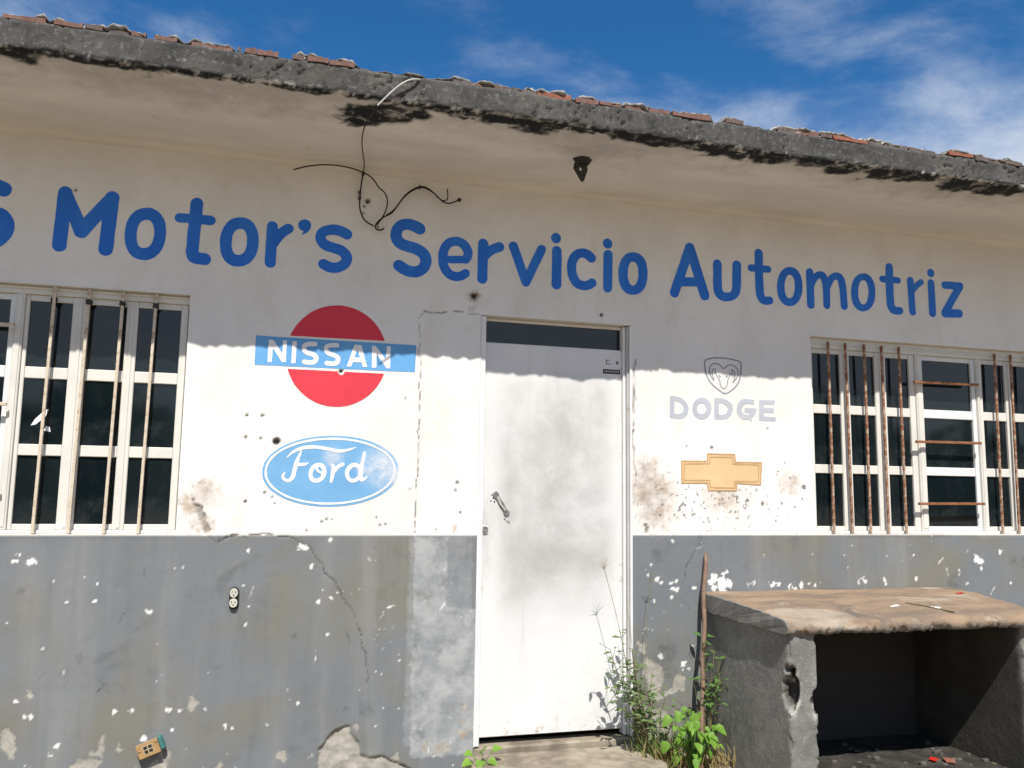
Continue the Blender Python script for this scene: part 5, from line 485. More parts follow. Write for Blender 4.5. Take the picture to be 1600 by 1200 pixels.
# ---------------------------------------------------------------- painted signs: thin paint films with traced outlines
def sheet(name, f, x0, x1, z0, z1, off, m, parent, res=.004):
    xs = np.arange(x0 - res * 2, x1 + res * 3, res); zs = np.arange(z0 - res * 2, z1 + res * 3, res); XX, ZZ = np.meshgrid(xs, zs, indexing='ij'); F = f(XX, ZZ)
    ins = F < 0; ids = {}; vx = []; faces = []; anyc = ins[:-1, :-1] | ins[1:, :-1] | ins[1:, 1:] | ins[:-1, 1:]
    def vert(key, x, z):
        if key not in ids: ids[key] = len(vx); vx.append((x, z))
        return ids[key]
    for a, c in zip(*np.nonzero(anyc)):
        cs = ((a, c), (a + 1, c), (a + 1, c + 1), (a, c + 1)); poly = []
        for k in range(4):
            p, q = cs[k], cs[(k + 1) % 4]; fp, fq = F[p], F[q]
            if fp < 0: poly.append(vert(p, xs[p[0]], zs[p[1]]))
            if (fp < 0) != (fq < 0):
                t = min(max(fp / (fp - fq), .02), .98); lo_, hi_ = (p, q) if p < q else (q, p)
                poly.append(vert((lo_, hi_), xs[p[0]] + (xs[q[0]] - xs[p[0]]) * t, zs[p[1]] + (zs[q[1]] - zs[p[1]]) * t))
        if len(poly) >= 3: faces.append(poly)
    P_ = np.array(vx); y = -(und(P_[:, 0], P_[:, 1]) + off)
    return obj(name, [(p[0], yy, p[1]) for p, yy in zip(vx, y)], faces, m, parent)
def bb(*sts):
    q = [p for s in sts for p in s]; w = max([p[2] for p in q if len(p) > 2] or [0]) / 2 + .006
    return min(p[0] for p in q) - w, max(p[0] for p in q) + w, min(p[1] for p in q) - w, max(p[1] for p in q) + w
def strokes_sheet(name, sts, off, m, parent, res=.004, hand=.0028):
    def f(XX, ZZ):
        d = np.minimum.reduce([d_stroke(XX, ZZ, s) for s in sts]); return d + (fbm(XX, ZZ, .035, 181, 2) - .5) * hand
    return sheet(name, f, *bb(*sts), off, m, parent, res)
def poly_sheet(name, P, off, m, parent, hole=None, res=.004, cut=None, hand=.0015):
    def f(XX, ZZ):
        d = d_poly(XX, ZZ, P)
        if hole: d = np.maximum(d, -d_poly(XX, ZZ, hole))
        if cut: d = np.maximum(d, cut(XX, ZZ))
        return d + (fbm(XX, ZZ, .035, 183, 2) - .5) * hand
    return sheet(name, f, *bb(P), off, m, parent, res)
for sts in LETTERS: strokes_sheet('painted_letter', sts, .0012, m_blue, bld)
E_ = EMBLEM
up = lambda XX, ZZ: d_line(XX, ZZ, E_['up'], 1)
def d_line(XX, ZZ, P, sgn):
    xs = [p[0] for p in P]; zs = [p[1] for p in P]; return sgn * (np.interp(XX, xs, zs) - ZZ)
h = E_['nhole']; hole_f = lambda XX, ZZ: .016 - np.hypot(XX - h[0], ZZ - h[1]) + (fbm(XX, ZZ, .02, 187, 2) - .5) * .012
disc = poly_sheet('painted_disc', E_['circ'], .0012, m_red, bld, cut=lambda XX, ZZ: np.maximum(np.minimum(d_line(XX, ZZ, E_['up'], 1), d_line(XX, ZZ, E_['lo'], -1)), hole_f(XX, ZZ)))
disc['label'] = 'round red emblem split by a blue band'
bandp = poly_sheet('painted_band', E_['band'], .0014, m_sky, disc, cut=hole_f)
for q in E_['nl']:
    if q[0] == 'poly': poly_sheet('painted_letter', q[1], .0028, m_white, disc, hole=q[2] if len(q) > 2 else None, res=.0035)
    else: strokes_sheet('painted_letter', [q[1]], .0028, m_white, disc, res=.0035)
oval = poly_sheet('painted_oval', E_['oval'], .0012, m_oval, bld); oval['label'] = 'faded blue oval emblem with white script letters'
strokes_sheet('painted_ring', [E_['ring']], .0026, m_oval_w, oval, .0035)
for sts in E_['fs']: strokes_sheet('painted_letter', sts, .0026, m_oval_w, oval, .003)
ram = strokes_sheet('painted_shield', E_['ram'], .0012, m_line, bld, .0022, .0006); ram['label'] = 'thin grey outline of a horned head in a shield'
for P, hl in E_['dl']: poly_sheet('painted_letter', P, .0012, m_pale, ram, hole=hl, res=.0035)
bow = poly_sheet('painted_cross', E_['bow'], .0012, m_tan, bld); bow['label'] = 'wide tan cross shaped emblem with a double outline'
strokes_sheet('painted_outline', [E_['bowo']], .0026, m_tan2, bow, .003, .003); strokes_sheet('painted_outline', [E_['bowi']], .0026, m_tan2, bow, .003, .003)

# ---------------------------------------------------------------- windows
pane_cache = {}
def pane(x0, x1, z0, z1, y, par):
    b = MB(); b.box(x0, x1, y, y + .005, z0, z1); o = b.obj('pane', m_glass, par, ((x0 + x1) / 2, y, (z0 + z1) / 2)); o.rotation_euler = (rb.uniform(-.012, .012), 0, rb.uniform(-.012, .012)); return o
Z_ROWS = ((1.202, 1.515), (1.568, 1.875), (1.930, 2.243))
def bay(cols, x0, x1, y, m, par, label_part='sash_frame'):
    """one sash: stiles, mullions and rails around three rows of panes"""
    b = MB(); z0, z1 = 1.176, 2.272; e = [x0] + [v for c in cols for v in c] + [x1]
    for k in range(0, len(e), 2):
        b.box(e[k], e[k + 1], y, y + .026, z0, z1, .003)
        if 0 < k < len(e) - 2: xm = (e[k] + e[k + 1]) / 2; b.box(xm - .008, xm + .008, y - .004, y - .0005, z0 + .01, z1 - .01, .001)
    for c0, c1 in cols:
        b.box(c0 + .0004, c1 - .0004, y + .004, y + .024, z0, Z_ROWS[0][0], .002); b.box(c0 + .0004, c1 - .0004, y + .004, y + .024, Z_ROWS[2][1], z1, .002)
        b.box(c0 + .0004, c1 - .0004, y + .003, y + .024, Z_ROWS[0][1], Z_ROWS[1][0], .003); b.box(c0 + .0004, c1 - .0004, y + .003, y + .024, Z_ROWS[1][1], Z_ROWS[2][0], .003)
        for z_ in Z_ROWS: pane(c0 - .004, c1 + .004, z_[0] - .004, z_[1] + .004, y + .0145, par)
    return b.obj(label_part, m, par)
def bar_mesh(m, L, w, name):
    b = MB(); n = 9
    for k in range(1): b.box(-w / 2, w / 2, -w / 2, w / 2, 0, L, w * .12)
    me = bpy.data.meshes.new(name); me.from_pydata(b.v, [], b.f); me.update(); me.materials.append(m); return me
def window(op, casements, mid, posts, bars, hbars, m_f, m_b, m_h, label):
    x0, x1, z0, z1 = op; b = MB()
    b.box(x0, x1, .030, .095, z0, 1.1758, .004); b.box(x0, x1, .036, .095, 2.2725, z1, .003); b.box(x0 + .001, x1 - .001, .028, .0355, 2.296, 2.306, .002)
    for (p0, p1) in posts: b.box(p0, p1, .034, .092, 1.1762, 2.2722, .003); b.box(p0 + .008, p1 - .008, .030, .0338, 1.19, 2.26, .0015)
    w = b.obj('window', m_f, bld, (x0, .05, z0)); w['label'] = label
    for cx0, cx1, cols in casements: bay(cols, cx0, cx1, .046, m_f, w)
    bay([mid[2]], mid[0], mid[1], .050, m_frame_w, w)
    me = bar_mesh(m_b, 1.150, .0135, 'security_bar')
    for x, dx in bars:
        o = link('security_bar', me, None, w, (x - x0, .012 - .05, 1.160 - z0)); o.rotation_euler = (rb.uniform(-.004, .004), dx, rb.uniform(-.1, .1))
    hm = {}
    for (xa, xb, z, dy) in hbars:
        L = round(xb - xa, 3)
        if L not in hm: hm[L] = bar_mesh(m_h, L, .016, 'cross_bar')
        o = link('cross_bar', hm[L], None, w, (xa - x0, dy - .05, z - z0)); o.rotation_euler = (0, math.pi / 2 - .008, 0)
    return w
window(W2, [(2.070, 2.842, [(2.100, 2.295), (2.362, 2.547), (2.627, 2.802)]), (3.335, 4.115, [(3.366, 3.552), (3.612, 3.798), (3.868, 4.060)])], (2.8935, 3.3145, (2.905, 3.285)), [(2.8425, 2.893), (3.315, 3.3345)],
       [(2.190, .0), (2.318, -.003), (2.446, .0), (2.575, .002), (2.703, .0), (3.430, .012), (3.560, .012), (3.690, .01), (3.82, .008), (3.95, .006)],
       [(2.790, 3.285, 2.092, -.004), (2.785, 3.280, 1.720, -.006), (2.785, 3.282, 1.341, -.006)], m_frame, m_rust, m_rust2, 'barred window with rusty bars right of the door')
win_l = window(W1, [(-2.176, -1.458, [(-2.158, -1.975), (-1.903, -1.737), (-1.685, -1.490)]), (-3.59, -2.79, [(-3.56, -3.37), (-3.31, -3.12), (-3.05, -2.86)])], (-2.7395, -2.2155, (-2.715, -2.240)), [(-2.215, -2.1765), (-2.7895, -2.740)],
       [(-2.060, .011), (-1.913, .011), (-1.765, .011), (-1.616, .010), (-2.88, .01), (-3.01, .01), (-3.14, .01), (-3.27, .01)],
       [(-2.76, -2.203, 2.108, -.002), (-2.76, -2.206, 1.741, -.002), (-2.76, -2.206, 1.36, -.002)], m_frame, m_bar, m_bar, 'barred window with cream bars left of the door')

for (x, z) in ((-2.050, 2.245), (-1.901, 2.247), (-1.753, 2.250), (-1.605, 2.252)):
    b = MB(); bm = bmesh.new(); bmesh.ops.create_icosphere(bm, subdivisions=2, radius=.016)
    for v in bm.verts: v.co = Vector((x, .016, z)) + Vector((v.co.x * rb.uniform(.7, 1.2), v.co.y * .9, v.co.z * rb.uniform(.9, 1.7)))
    bm.verts.index_update(); b.add([v.co.copy() for v in bm.verts], [[v.index for v in f.verts] for f in bm.faces]); bm.free(); b.obj('bar_joint', m_dark, win_l, (x, .016, z))
for (P_) in ([(-2.115, 1.655), (-2.095, 1.66), (-2.055, 1.70), (-2.045, 1.735), (-2.06, 1.73), (-2.10, 1.685)], [(-2.06, 1.632), (-2.03, 1.628), (-2.035, 1.65), (-2.05, 1.655)]):
    k = len(P_); obj('torn_sticker', [(p[0], y_, p[1]) for y_ in (.0590, .0580) for p in P_], [tuple(range(k - 1, -1, -1)), tuple(range(k, 2 * k))], m_white, win_l)
# ---------------------------------------------------------------- door
b = MB(); b.box(.049, .852, .048, .090, .128, 2.182, .003); door = b.obj('door', m_door, bld, (0, 0, 0)); door['label'] = 'scuffed white steel door'
b = MB()
b.box(.020, .048, .004, .100, .097, 2.316, .003); b.box(.0165, .0195, -.004, .05, .097, 2.316, .0008)
b.box(.0485, .8525, .060, .100, 2.302, 2.318, .002); b.box(.853, .868, .030, .100, .097, 2.316, .003); b.obj('door_frame', m_jamb, door)
b = MB(); b.box(.8685, .8795, .012, .100, .097, 2.316, .003); b.obj('door_frame', m_jamb_g, door)
b = MB(); b.box(.880, .8935, -.004, .05, .097, 2.3175, .003); b.obj('door_frame', m_jamb, door)
pane(.0482, .8528, 2.1835, 2.3018, .074, door)
b = MB()    # torn pull handle plate with screw holes
p0, p1 = Vector((.118, .046, 1.375)), Vector((.195, .046, 1.255)); d_ = (p1 - p0).normalized(); q_ = Vector((d_.z, 0, -d_.x))
prof_ = [(0, .012), (.02, .017), (.035, .010), (.075, .013), (.11, .010), (.128, .017), (.142, .010)]
vv = []; ff = []
for (t_, w_) in prof_:
    for s_, yy in ((-1, .0465), (1, .0465), (1, .0405), (-1, .0405)): p = p0 + d_ * t_ + q_ * (w_ * s_); vv.append((p.x, yy, p.z))
for k in range(len(prof_) - 1):
    for j in range(4): a = k * 4; ff.append((a + j, a + (j + 1) % 4, a + 4 + (j + 1) % 4, a + 4 + j))
ff += [(3, 2, 1, 0), tuple(len(vv) - 4 + j for j in range(4))]; b.add(vv, ff); pull = b.obj('handle_plate', m_steel, door)
b = MB(); b.tube([p0 + d_ * .03 + q_ * -.002 + Vector((0, -.004, 0)), p0 + d_ * .07 + q_ * .006 + Vector((0, -.010, 0)), p0 + d_ * .115 + Vector((0, -.004, 0))], .0045, 6); b.obj('handle_stub', m_ivory, pull)
b = MB()
for (x, z) in ((.105, 1.36), (.112, 1.345), (.100, 1.33), (.120, 1.325), (.19, 1.225), (.178, 1.235), (.2, 1.218)): b = MB(); b.tube([(x, .0465, z), (x, .0478, z)], rb.uniform(.003, .0055), 7); b.obj('screw_hole', m_dark, pull, (x, .047, z))
b = MB(); b.box(.050, .088, .0435, .0478, 1.155, 1.20, .002); lock = b.obj('lock_plate', m_jamb, door)
b = MB(); b.tube([(.069, .0434, 1.182), (.069, .034, 1.182)], .016, 14); b.obj('lock_cylinder', m_steel, lock)
b = MB(); b.box(.738, .842, .0464, .0478, 2.045, 2.070); stk = b.obj('door_sticker', m_dark, door)
def on_door(st, name, m, y): return sheet_flat(name, st, y, m, stk)
def sheet_flat(name, sts, y, m, parent):
    o = strokes_sheet(name, sts, 0.0, m, parent, .0012, 0)
    for v in o.data.vertices: v.co.y = y
    return o
cc = [(.768 + .011 * math.cos(t), 2.111 + .012 * math.sin(t), .0045) for t in np.linspace(.9, 5.4, 14)]
sheet_flat('printed_letter', [cc], .0470, m_dark, stk); sheet_flat('printed_mark', [[(.782, 2.102, .004), (.786, 2.1015, .004)]], .0470, m_dark, stk)
sheet_flat('printed_emblem', [[(.824, 2.108, .017), (.825, 2.112, .017)]], .0470, m_steel, stk)
sw = [[(.748 + k * .0105, 2.0635, .0022), (.748 + k * .0105 + (.004 if k % 2 else -.001), 2.0525, .0022)] for k in range(9)]; sw += [[(.750 + k * .021, 2.0575, .002), (.758 + k * .021, 2.0575, .002)] for k in range(4)]
sheet_flat('printed_lettering', sw, .0457, m_white, stk)
b = MB(); b.box(.017, .893, .008, .135, .0405, .090, .008); sill = b.obj('door_sill', m_step, bld)
# concrete step in front of the door
xs = np.linspace(-.06, .93, 60); ys = np.linspace(-.62, -.004, 40); MX, MY = np.meshgrid(xs, ys, indexing='ij')
e_ = np.minimum(np.minimum(MX + .06, .93 - MX), MY + .62) + (fbm(MX, MY, .12, 191, 3) - .5) * .08
MZ = -.02 + .078 * sstep(-.005, .035, e_) + (fbm(MX, MY, .08, 195, 4) - .5) * .016
i = np.arange(59)[:, None] * 40 + np.arange(39)[None]
tag(link('doorstep', grid_mesh('doorstep', np.stack([MX, MY, MZ], -1).reshape(-1, 3), np.stack([i, i + 40, i + 41, i + 1], -1).reshape(-1, 4)), m_step), 'worn concrete step below the white door', 'step')

# ---------------------------------------------------------------- concrete workbench
tbl = empty('concrete_workbench', (2.1, -.4, 0), 'rough concrete workbench with brown stained top against the grey wall', 'workbench')
def strip_wall(name, x0, x1, ydeep, ztop, inner_x, hole=None, z0=-.06):
    """block wall: left face, rounded front, right face as one skin; hole = (x, y, z, r)"""
    r = .012; path = [(x0, -.003), (x0, -ydeep + r)] + [(x0 + r - r * math.cos(t), -ydeep + r - r * math.sin(t)) for t in np.linspace(.3, 1.3, 4)] + [(x0 + r, -ydeep), (x1 - r, -ydeep)] + [(x1 - r + r * math.sin(t), -ydeep + r - r * math.cos(t)) for t in np.linspace(.3, 1.3, 4)] + [(x1, -ydeep + r), (x1, -.003)]
    pp = [path[0]]
    for a, b_ in zip(path, path[1:]):
        n = max(1, int(math.dist(a, b_) / .009))
        for k in range(1, n + 1): pp.append((a[0] + (b_[0] - a[0]) * k / n, a[1] + (b_[1] - a[1]) * k / n))
    pp = np.array(pp); t_ = np.gradient(pp, axis=0); t_ /= np.linalg.norm(t_, axis=1)[:, None] + 1e-9; nn = np.stack([t_[:, 1], -t_[:, 0]], 1)
    if nn[5, 0] > 0: nn = -nn
    s_ = np.concatenate([[0], np.cumsum(np.hypot(*np.diff(pp, axis=0).T))]); zs = np.arange(z0, ztop, .009)
    S_, Z_ = np.meshgrid(s_, zs, indexing='ij'); dn = (fbm(S_, Z_, .5, 201, 2) - .5) * .008 + (fbm(S_, Z_, .03, 205, 3, .6) - .5) * .0022
    Mx = np.zeros(S_.shape + (4,), np.float32)
    PX = pp[:, 0][:, None] + 0 * Z_; PYy = pp[:, 1][:, None] + 0 * Z_
    cor = np.exp(-((PX - x0) ** 2 + (PYy + ydeep) ** 2) / .016 ** 2); dn -= cor * (.002 + sstep(.52, .66, fbm(S_ * .5, Z_, .05, 207, 4, .65)) * .012)
    cor2 = np.exp(-((PX - x1) ** 2 + (PYy + ydeep) ** 2) / .016 ** 2); dn -= cor2 * (.002 + sstep(.5, .64, fbm(S_ * .5, Z_, .05, 209, 4, .65)) * .014)
    inner_shade = sstep(.03, .0, np.abs(PX - inner_x)) * sstep(-ydeep + .01, -ydeep + .06, PYy + (fbm(S_, Z_, .08, 217, 3) - .5) * .05); Mx[..., 1] = inner_shade * (.75 + .25 * fbm(S_, Z_, .12, 219, 3))  # support faces under the bench darkened in colour to stand for shade
    PX2 = PX + nn[:, 0][:, None] * dn; PY2 = PYy + nn[:, 1][:, None] * dn
    for (hx, hy, hz, hr) in (hole or []):
        d = np.sqrt((PX - hx) ** 2 * 1.6 + (PYy - hy) ** 2 * 1.2 + ((Z_ - hz) * .62) ** 2) - hr + (fbm(S_, Z_, .03, 211, 3) - .5) * .035; k = sstep(.006, -.012, d)
        PX2 += k * (.055 + (fbm(S_, Z_, .02, 213, 3) - .5) * .05) * (1 if hx < x0 + .08 else -.8); PY2 += k * .045; Mx[..., 1] = np.maximum(Mx[..., 1], k * .92); Mx[..., 2] = np.maximum(Mx[..., 2], sstep(.02, .0, np.abs(d - .008)) * sstep(.55, .7, fbm(S_, Z_, .03, 215, 2)) * .8)
    n2 = len(zs); i = np.arange(len(s_) - 1)[:, None] * n2 + np.arange(n2 - 1)[None]; V = np.stack([PX2, PY2, Z_], -1).reshape(-1, 3)
    nv = len(V); last = (len(s_) - 1) * n2
    V = np.concatenate([V, [(x0 + .01, -.003, z0), (x1 - .01, -.003, z0)]]) - np.array([2.1, -.4, 0])
    Q = np.concatenate([np.stack([i, i + n2, i + n2 + 1, i + 1], -1).reshape(-1, 4), [(n2 - 1, (len(s_) // 2) * n2 + n2 - 1, last + n2 - 1, n2 - 1)][:0] or np.zeros((0, 4), int)])
    return link(name, grid_mesh(name, V, Q, {'mask_a': np.concatenate([Mx.reshape(-1, 4), np.zeros((2, 4))])}), m_table, tbl)
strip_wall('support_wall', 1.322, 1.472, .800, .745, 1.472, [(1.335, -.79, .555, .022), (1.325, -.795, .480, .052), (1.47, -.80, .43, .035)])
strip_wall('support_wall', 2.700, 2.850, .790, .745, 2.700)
# slab: closed section swept along x
sec = [(-.004, .842), (-.30, .832), (-.60, .818), (-.780, .806), (-.818, .795), (-.834, .772), (-.830, .748), (-.815, .735), (-.75, .734), (-.4, .738), (-.004, .742)]
ss = [sec[0]]
for a, b_ in zip(sec, sec[1:]):
    n = max(1, int(math.dist(a, b_) / .010))
    for k in range(1, n + 1): ss.append((a[0] + (b_[0] - a[0]) * k / n, a[1] + (b_[1] - a[1]) * k / n))
ss = np.array(ss); tt = np.gradient(ss, axis=0); tt /= np.linalg.norm(tt, axis=1)[:, None]; nn = np.stack([tt[:, 1], -tt[:, 0]], 1); nn = nn if nn[3, 1] > 0 else -nn
us = np.linspace(0, 1, 260); sl_ = np.concatenate([[0], np.cumsum(np.hypot(*np.diff(ss, axis=0).T))]); U_, S_ = np.meshgrid(us, sl_, indexing='ij')
yy = ss[:, 0][None] + 0 * U_; xl = 1.305 + .012 * (fbm(yy, yy * 0, .1, 221, 3) - .5); xr = 2.985 - .17 * sstep(0, -.83, yy) + .03 * (fbm(yy, yy * 0, .12, 223, 3) - .5)
XX = xl + (xr - xl) * U_
dn = (fbm(XX, S_, .25, 225, 3) - .5) * .010 + (fbm(XX, S_, .035, 227, 4, .7) - .5) * .007; front = np.exp(-((ss[:, 0] + .825) / .03) ** 2)[None]; dn += front * ((fbm(XX, S_ * 0, .09, 229, 3, .6) - .5) * .016 + (fbm(XX, S_, .022, 228, 4, .75) - .5) * .016 - sstep(.58, .66, fbm(XX, S_, .045, 226, 3)) * .012) - front * sstep(2.62, 2.72, XX) * sstep(.4, .6, fbm(XX, S_, .06, 231, 2)) * .03
YY = yy + nn[:, 0][None] * dn * (yy < -.02); ZZ = ss[:, 1][None] + nn[:, 1][None] * dn
inner = (U_ == 0) | (U_ == 1)
SM = np.zeros(U_.shape + (4,), np.float32); SM[..., 0] = np.where(ZZ > .742, sstep(.742, .772, ZZ + (fbm(XX, S_, .05, 233, 4, .6) - .5) * .05), 0)
n2 = len(ss); i = np.arange(len(us) - 1)[:, None] * n2 + np.arange(n2 - 1)[None]
V = np.stack([XX, YY, ZZ], -1).reshape(-1, 3); me = grid_mesh('bench_top', V - np.array([2.1, -.4, 0]), np.stack([i, i + 1, i + n2 + 1, i + n2], -1).reshape(-1, 4), {'mask_a': SM.reshape(-1, 4)}); link('bench_top', me, m_table, tbl)
for (k0, nm) in ((0, 0), ((len(us) - 1) * n2, 1)):
    pts = [tuple(V[k0 + k]) for k in range(n2)]; b = MB(); cy = (-.4, .78); sgn = -1 if nm == 0 else 1
    ring2 = [(p[0] + sgn * .006 + rb.uniform(-.0006, .0006), p[1] * .992 - .003, .785 + (p[2] - .785) * .92) for p in pts]; n = n2
    b.add(pts + ring2, [(k, k + 1, n + k + 1, n + k) for k in range(n - 1)] + [tuple(range(n, 2 * n))]); e = b.obj('broken_end', m_table, tbl)
tag(flat('bay_floor_shade', 1.475, 2.70, -.86, -.012, .004, M_simple('shade_dark_dirt', (.026, .024, .021), (.06, .054, .045), 9, .9, .8), 60, 40, .016, 9), kind='structure')  # dark sheet laid under the bench, its colour carries the shade there
# litter on and under the bench
def litter(name, verts, faces, m, label, cat, base): return tag(obj(name, verts, faces, m, None, base), label, cat)
def btop(x, y): return .842 - .045 * min(1, -y / .8) + .006
b = MB(); pth = [(2.235, -.50, btop(0, -.5) + .004), (2.27, -.58, btop(0, -.58) + .006), (2.285, -.68, btop(0, -.68) + .004), (2.30, -.765, btop(0, -.765) + .006)]; b.tube(smooth_path(pth, 2), [.005] * 14, 6); tag(b.obj('twig', m_stem, None, pth[0]), 'dark thin twig lying on the brown bench top', 'twig')
def shard(x, y, z, sx_, sy_, a, m, name, label, cat, group=None):
    pts = [(-.5, -.3), (.1, -.5), (.5, -.1), (.3, .45), (-.35, .4)]; ca, sa = math.cos(a), math.sin(a)
    vv = [(x + (p[0] * ca * sx_ - p[1] * sa * sy_), y + (p[0] * sa * sx_ + p[1] * ca * sy_), z + h_ + (.004 if k % 2 else 0)) for h_ in (0, .003) for k, p in enumerate(pts)]
    return tag(obj(name, vv, [(4, 3, 2, 1, 0), (5, 6, 7, 8, 9)] + [(k, (k + 1) % 5, 5 + (k + 1) % 5, 5 + k) for k in range(5)], m, None, (x, y, z)), label, cat, group)
shard(2.12, -.56, btop(0, -.56), .10, .03, .3, m_white, 'paint_chip', 'long white paint chip on the bench left of the twig', 'paint chip', 'paint chips on the bench')
shard(2.31, -.63, btop(0, -.63), .05, .05, .9, m_white, 'paint_chip', 'small white paint chip on the bench right of the twig', 'paint chip', 'paint chips on the bench')
shard(2.82, -.26, btop(0, -.26), .07, .03, .2, m_redplastic, 'plastic_scrap', 'thin red plastic scrap on the back of the bench top', 'scrap', 'red plastic scraps')
shard(2.40, -.47, .012, .06, .05, .5, m_redplastic, 'plastic_scrap', 'bright red plastic scrap on the ground under the bench', 'scrap', 'red plastic scraps')
shard(2.47, -.50, .010, .09, .06, 1.1, m_brick[3], 'brick_shard', 'orange brick shard on the ground beside the red scrap', 'brick shard')
b = MB()
for k in range(60): x, y = rb.uniform(1.5, 2.68), rb.uniform(-.7, -.1); s_ = rb.uniform(.006, .02); b.box(x - s_, x + s_, y - s_ * .7, y + s_ * .7, -.006, s_ * rb.uniform(.6, 1.2), s_ * .3)
tag(b.obj('rubble', M_simple('shade_dark_rubble', (.11, .10, .085), (.05, .045, .04), 20, .9, .3)), kind='stuff')  # loose rubble, coloured dark to match the painted shade under the bench

# ---------------------------------------------------------------- things fixed to the wall
out = empty('electrical_outlet', (-1.169, 0, .860), 'uncovered duplex outlet in the grey wall under the left window', 'outlet')
b = MB(); b.tube([(-1.169, .004, .860 - .035), (-1.169, .004, .860 + .035)], .001, 3)
def capsule(cx, cz, w, h, y0, y1, n=10):
    r = w / 2; pts = [(cx + r * math.cos(t), cz + (h / 2 - r) + r * math.sin(t)) for t in np.linspace(0, math.pi, n)] + [(cx + r * math.cos(t), cz - (h / 2 - r) + r * math.sin(t)) for t in np.linspace(math.pi, 2 * math.pi, n)]
    k = len(pts); return [(p[0], y0, p[1]) for p in pts] + [(p[0], y1, p[1]) for p in pts], [tuple(range(k)), tuple(range(2 * k - 1, k - 1, -1))] + [(j, k + j, k + (j + 1) % k, (j + 1) % k) for j in range(k)]
b = MB(); b.add(*capsule(-1.170, .858, .046, .104, -.008, .02)); b.obj('outlet_box', m_dark, out)
for dz in (.024, -.022):
    b = MB(); b.add(*capsule(-1.172, .860 + dz, .036, .042, -.024, -.0102, 8)); so = b.obj('outlet_socket', m_ivory, out)
    b = MB()
    for (ax, az, w_, h_) in ((-.008, .004, .003, .011), (.008, .004, .003, .011), (0, -.010, .006, .006)): b.box(-1.172 + ax - w_ / 2, -1.172 + ax + w_ / 2, -.0250, -.0242, .860 + dz + az - h_ / 2, .860 + dz + az + h_ / 2)
    b.obj('outlet_slot', m_dark, so)
eb = empty('junction_box', (-1.500, 0, .205), 'tan junction box with teal side tilted on the grey wall bottom left', 'junction box')
ca, sa = math.cos(.36), math.sin(.36)
def tilt(o, b_):
    for v in o.data.vertices: x, z = v.co.x, v.co.z; v.co.x = x * ca - z * sa; v.co.z = x * sa + z * ca
B0 = Vector((-1.500, 0, .205))
def ebox(name, x0, x1, y0, y1, z0, z1, m, par, bev=.002):
    x0, x1, y0, y1, z0, z1 = [v * .78 for v in (x0, x1, y0, y1, z0, z1)]
    b = MB(); b.box(B0.x + x0, B0.x + x1, y0, y1, B0.z + z0, B0.z + z1, bev); o = b.obj(name, m, par, tuple(B0)); tilt(o, b); return o
ebox('box_body', -.058, .050, -.052, -.001, -.036, .036, m_steel, eb)
pl_ = ebox('cover_plate', -.066, .056, -.060, -.0525, -.042, .042, m_tanplate, eb)
for ax in (-.018, .008):
    for az in (-.012, .012): ebox('cover_opening', ax - .010, ax + .010, -.0615, -.0602, az - .009, az + .009, m_dark, pl_, .0004)
ebox('cover_label', -.034, .026, -.0609, -.0601, -.026, .026, m_tanplate2, pl_, .0002)
for ax, az in ((-.055, .0), (.046, .02)): ebox('cover_screw', ax - .007, ax + .007, -.0612, -.0602, az - .0025, az + .0025, m_dark, pl_, .0004)
ebox('terminal_block', .0565, .078, -.056, -.001, -.034, .040, m_teal, eb, .003)
for az in (-.02, 0, .02): ebox('terminal_clamp', .0785, .085, -.050, -.030, az - .006, az + .006, m_teal, eb, .001)
cab = empty('loose_cable', (-.635, 0, 3.03), 'thin black cables hanging in loops on the wall above the blue lettering', 'cable')
for key, r in (('arc', .0035), ('loop', .004), ('right', .0042), ('right2', .003), ('down', .003)):
    b = MB(); p = smooth_path(WIRES[key], 3); b.tube(p, r, 6); b.obj('cable', m_black, cab, None, True)
b = MB(); p = WIRES['right'][-1]; b.box(p[0] - .008, p[0] + .012, p[1] - .008, p[1] + .006, p[2] - .008, p[2] + .010, .003); b.obj('tape_end', m_black, cab)
for (px, pz) in ((-.638, 3.022), (-.652, 2.89), (-.337, 2.985), (-.653, 2.92)): b = MB(); b.box(px - .008, px + .008, -.028, .002, pz - .007, pz + .007, .003); b.obj('cable_clip', m_steel, cab)
ew = empty('roof_cable', (-.60, -.8, 3.10), 'pale grey cable arching over the concrete roof edge', 'cable'); b = MB(); b.tube(smooth_path(WIRES['edge'][1:], 3), .0042, 7); b.obj('cable', m_cable_w, ew, None, True)
b = MB(); b.tube(smooth_path([WIRES['edge'][0], (-.67, -.70, 3.052), WIRES['edge'][1]], 2), .003, 6); b.obj('cable_tail', m_black, ew)
hx, hy, hz = HOOK_AT; hk = empty('ceiling_bracket', (hx, hy, 3.06), 'black broken lamp bracket with a hole hanging under the roof slab', 'bracket')
b = MB()
rim = [(hx + .048 * math.cos(t) * (1 + .25 * math.sin(3 * t)), hy + .030 * math.sin(t)) for t in np.linspace(0, 2 * math.pi, 14, endpoint=False)]
b.add([(p[0], p[1], 3.072) for p in rim] + [(hx + (p[0] - hx) * .6, hy + (p[1] - hy) * .6, 3.040) for p in rim], [tuple(range(13, -1, -1))[::-1], tuple(range(14, 28))[::-1]] + [(k, 14 + k, 14 + (k + 1) % 14, (k + 1) % 14) for k in range(14)]); b.obj('ceiling_rose', m_dark, hk)
ol = [(-.034, 0), (-.040, -.03), (-.012, -.075), (.004, -.098), (.016, -.094), (.036, -.035), (.032, 0)]; hc = [(.008 * math.cos(t) - .002, -.032 + .011 * math.sin(t)) for t in np.linspace(0, 2 * math.pi, 7, endpoint=False)]
vv = []; ff = []; hx2 = hx - .012
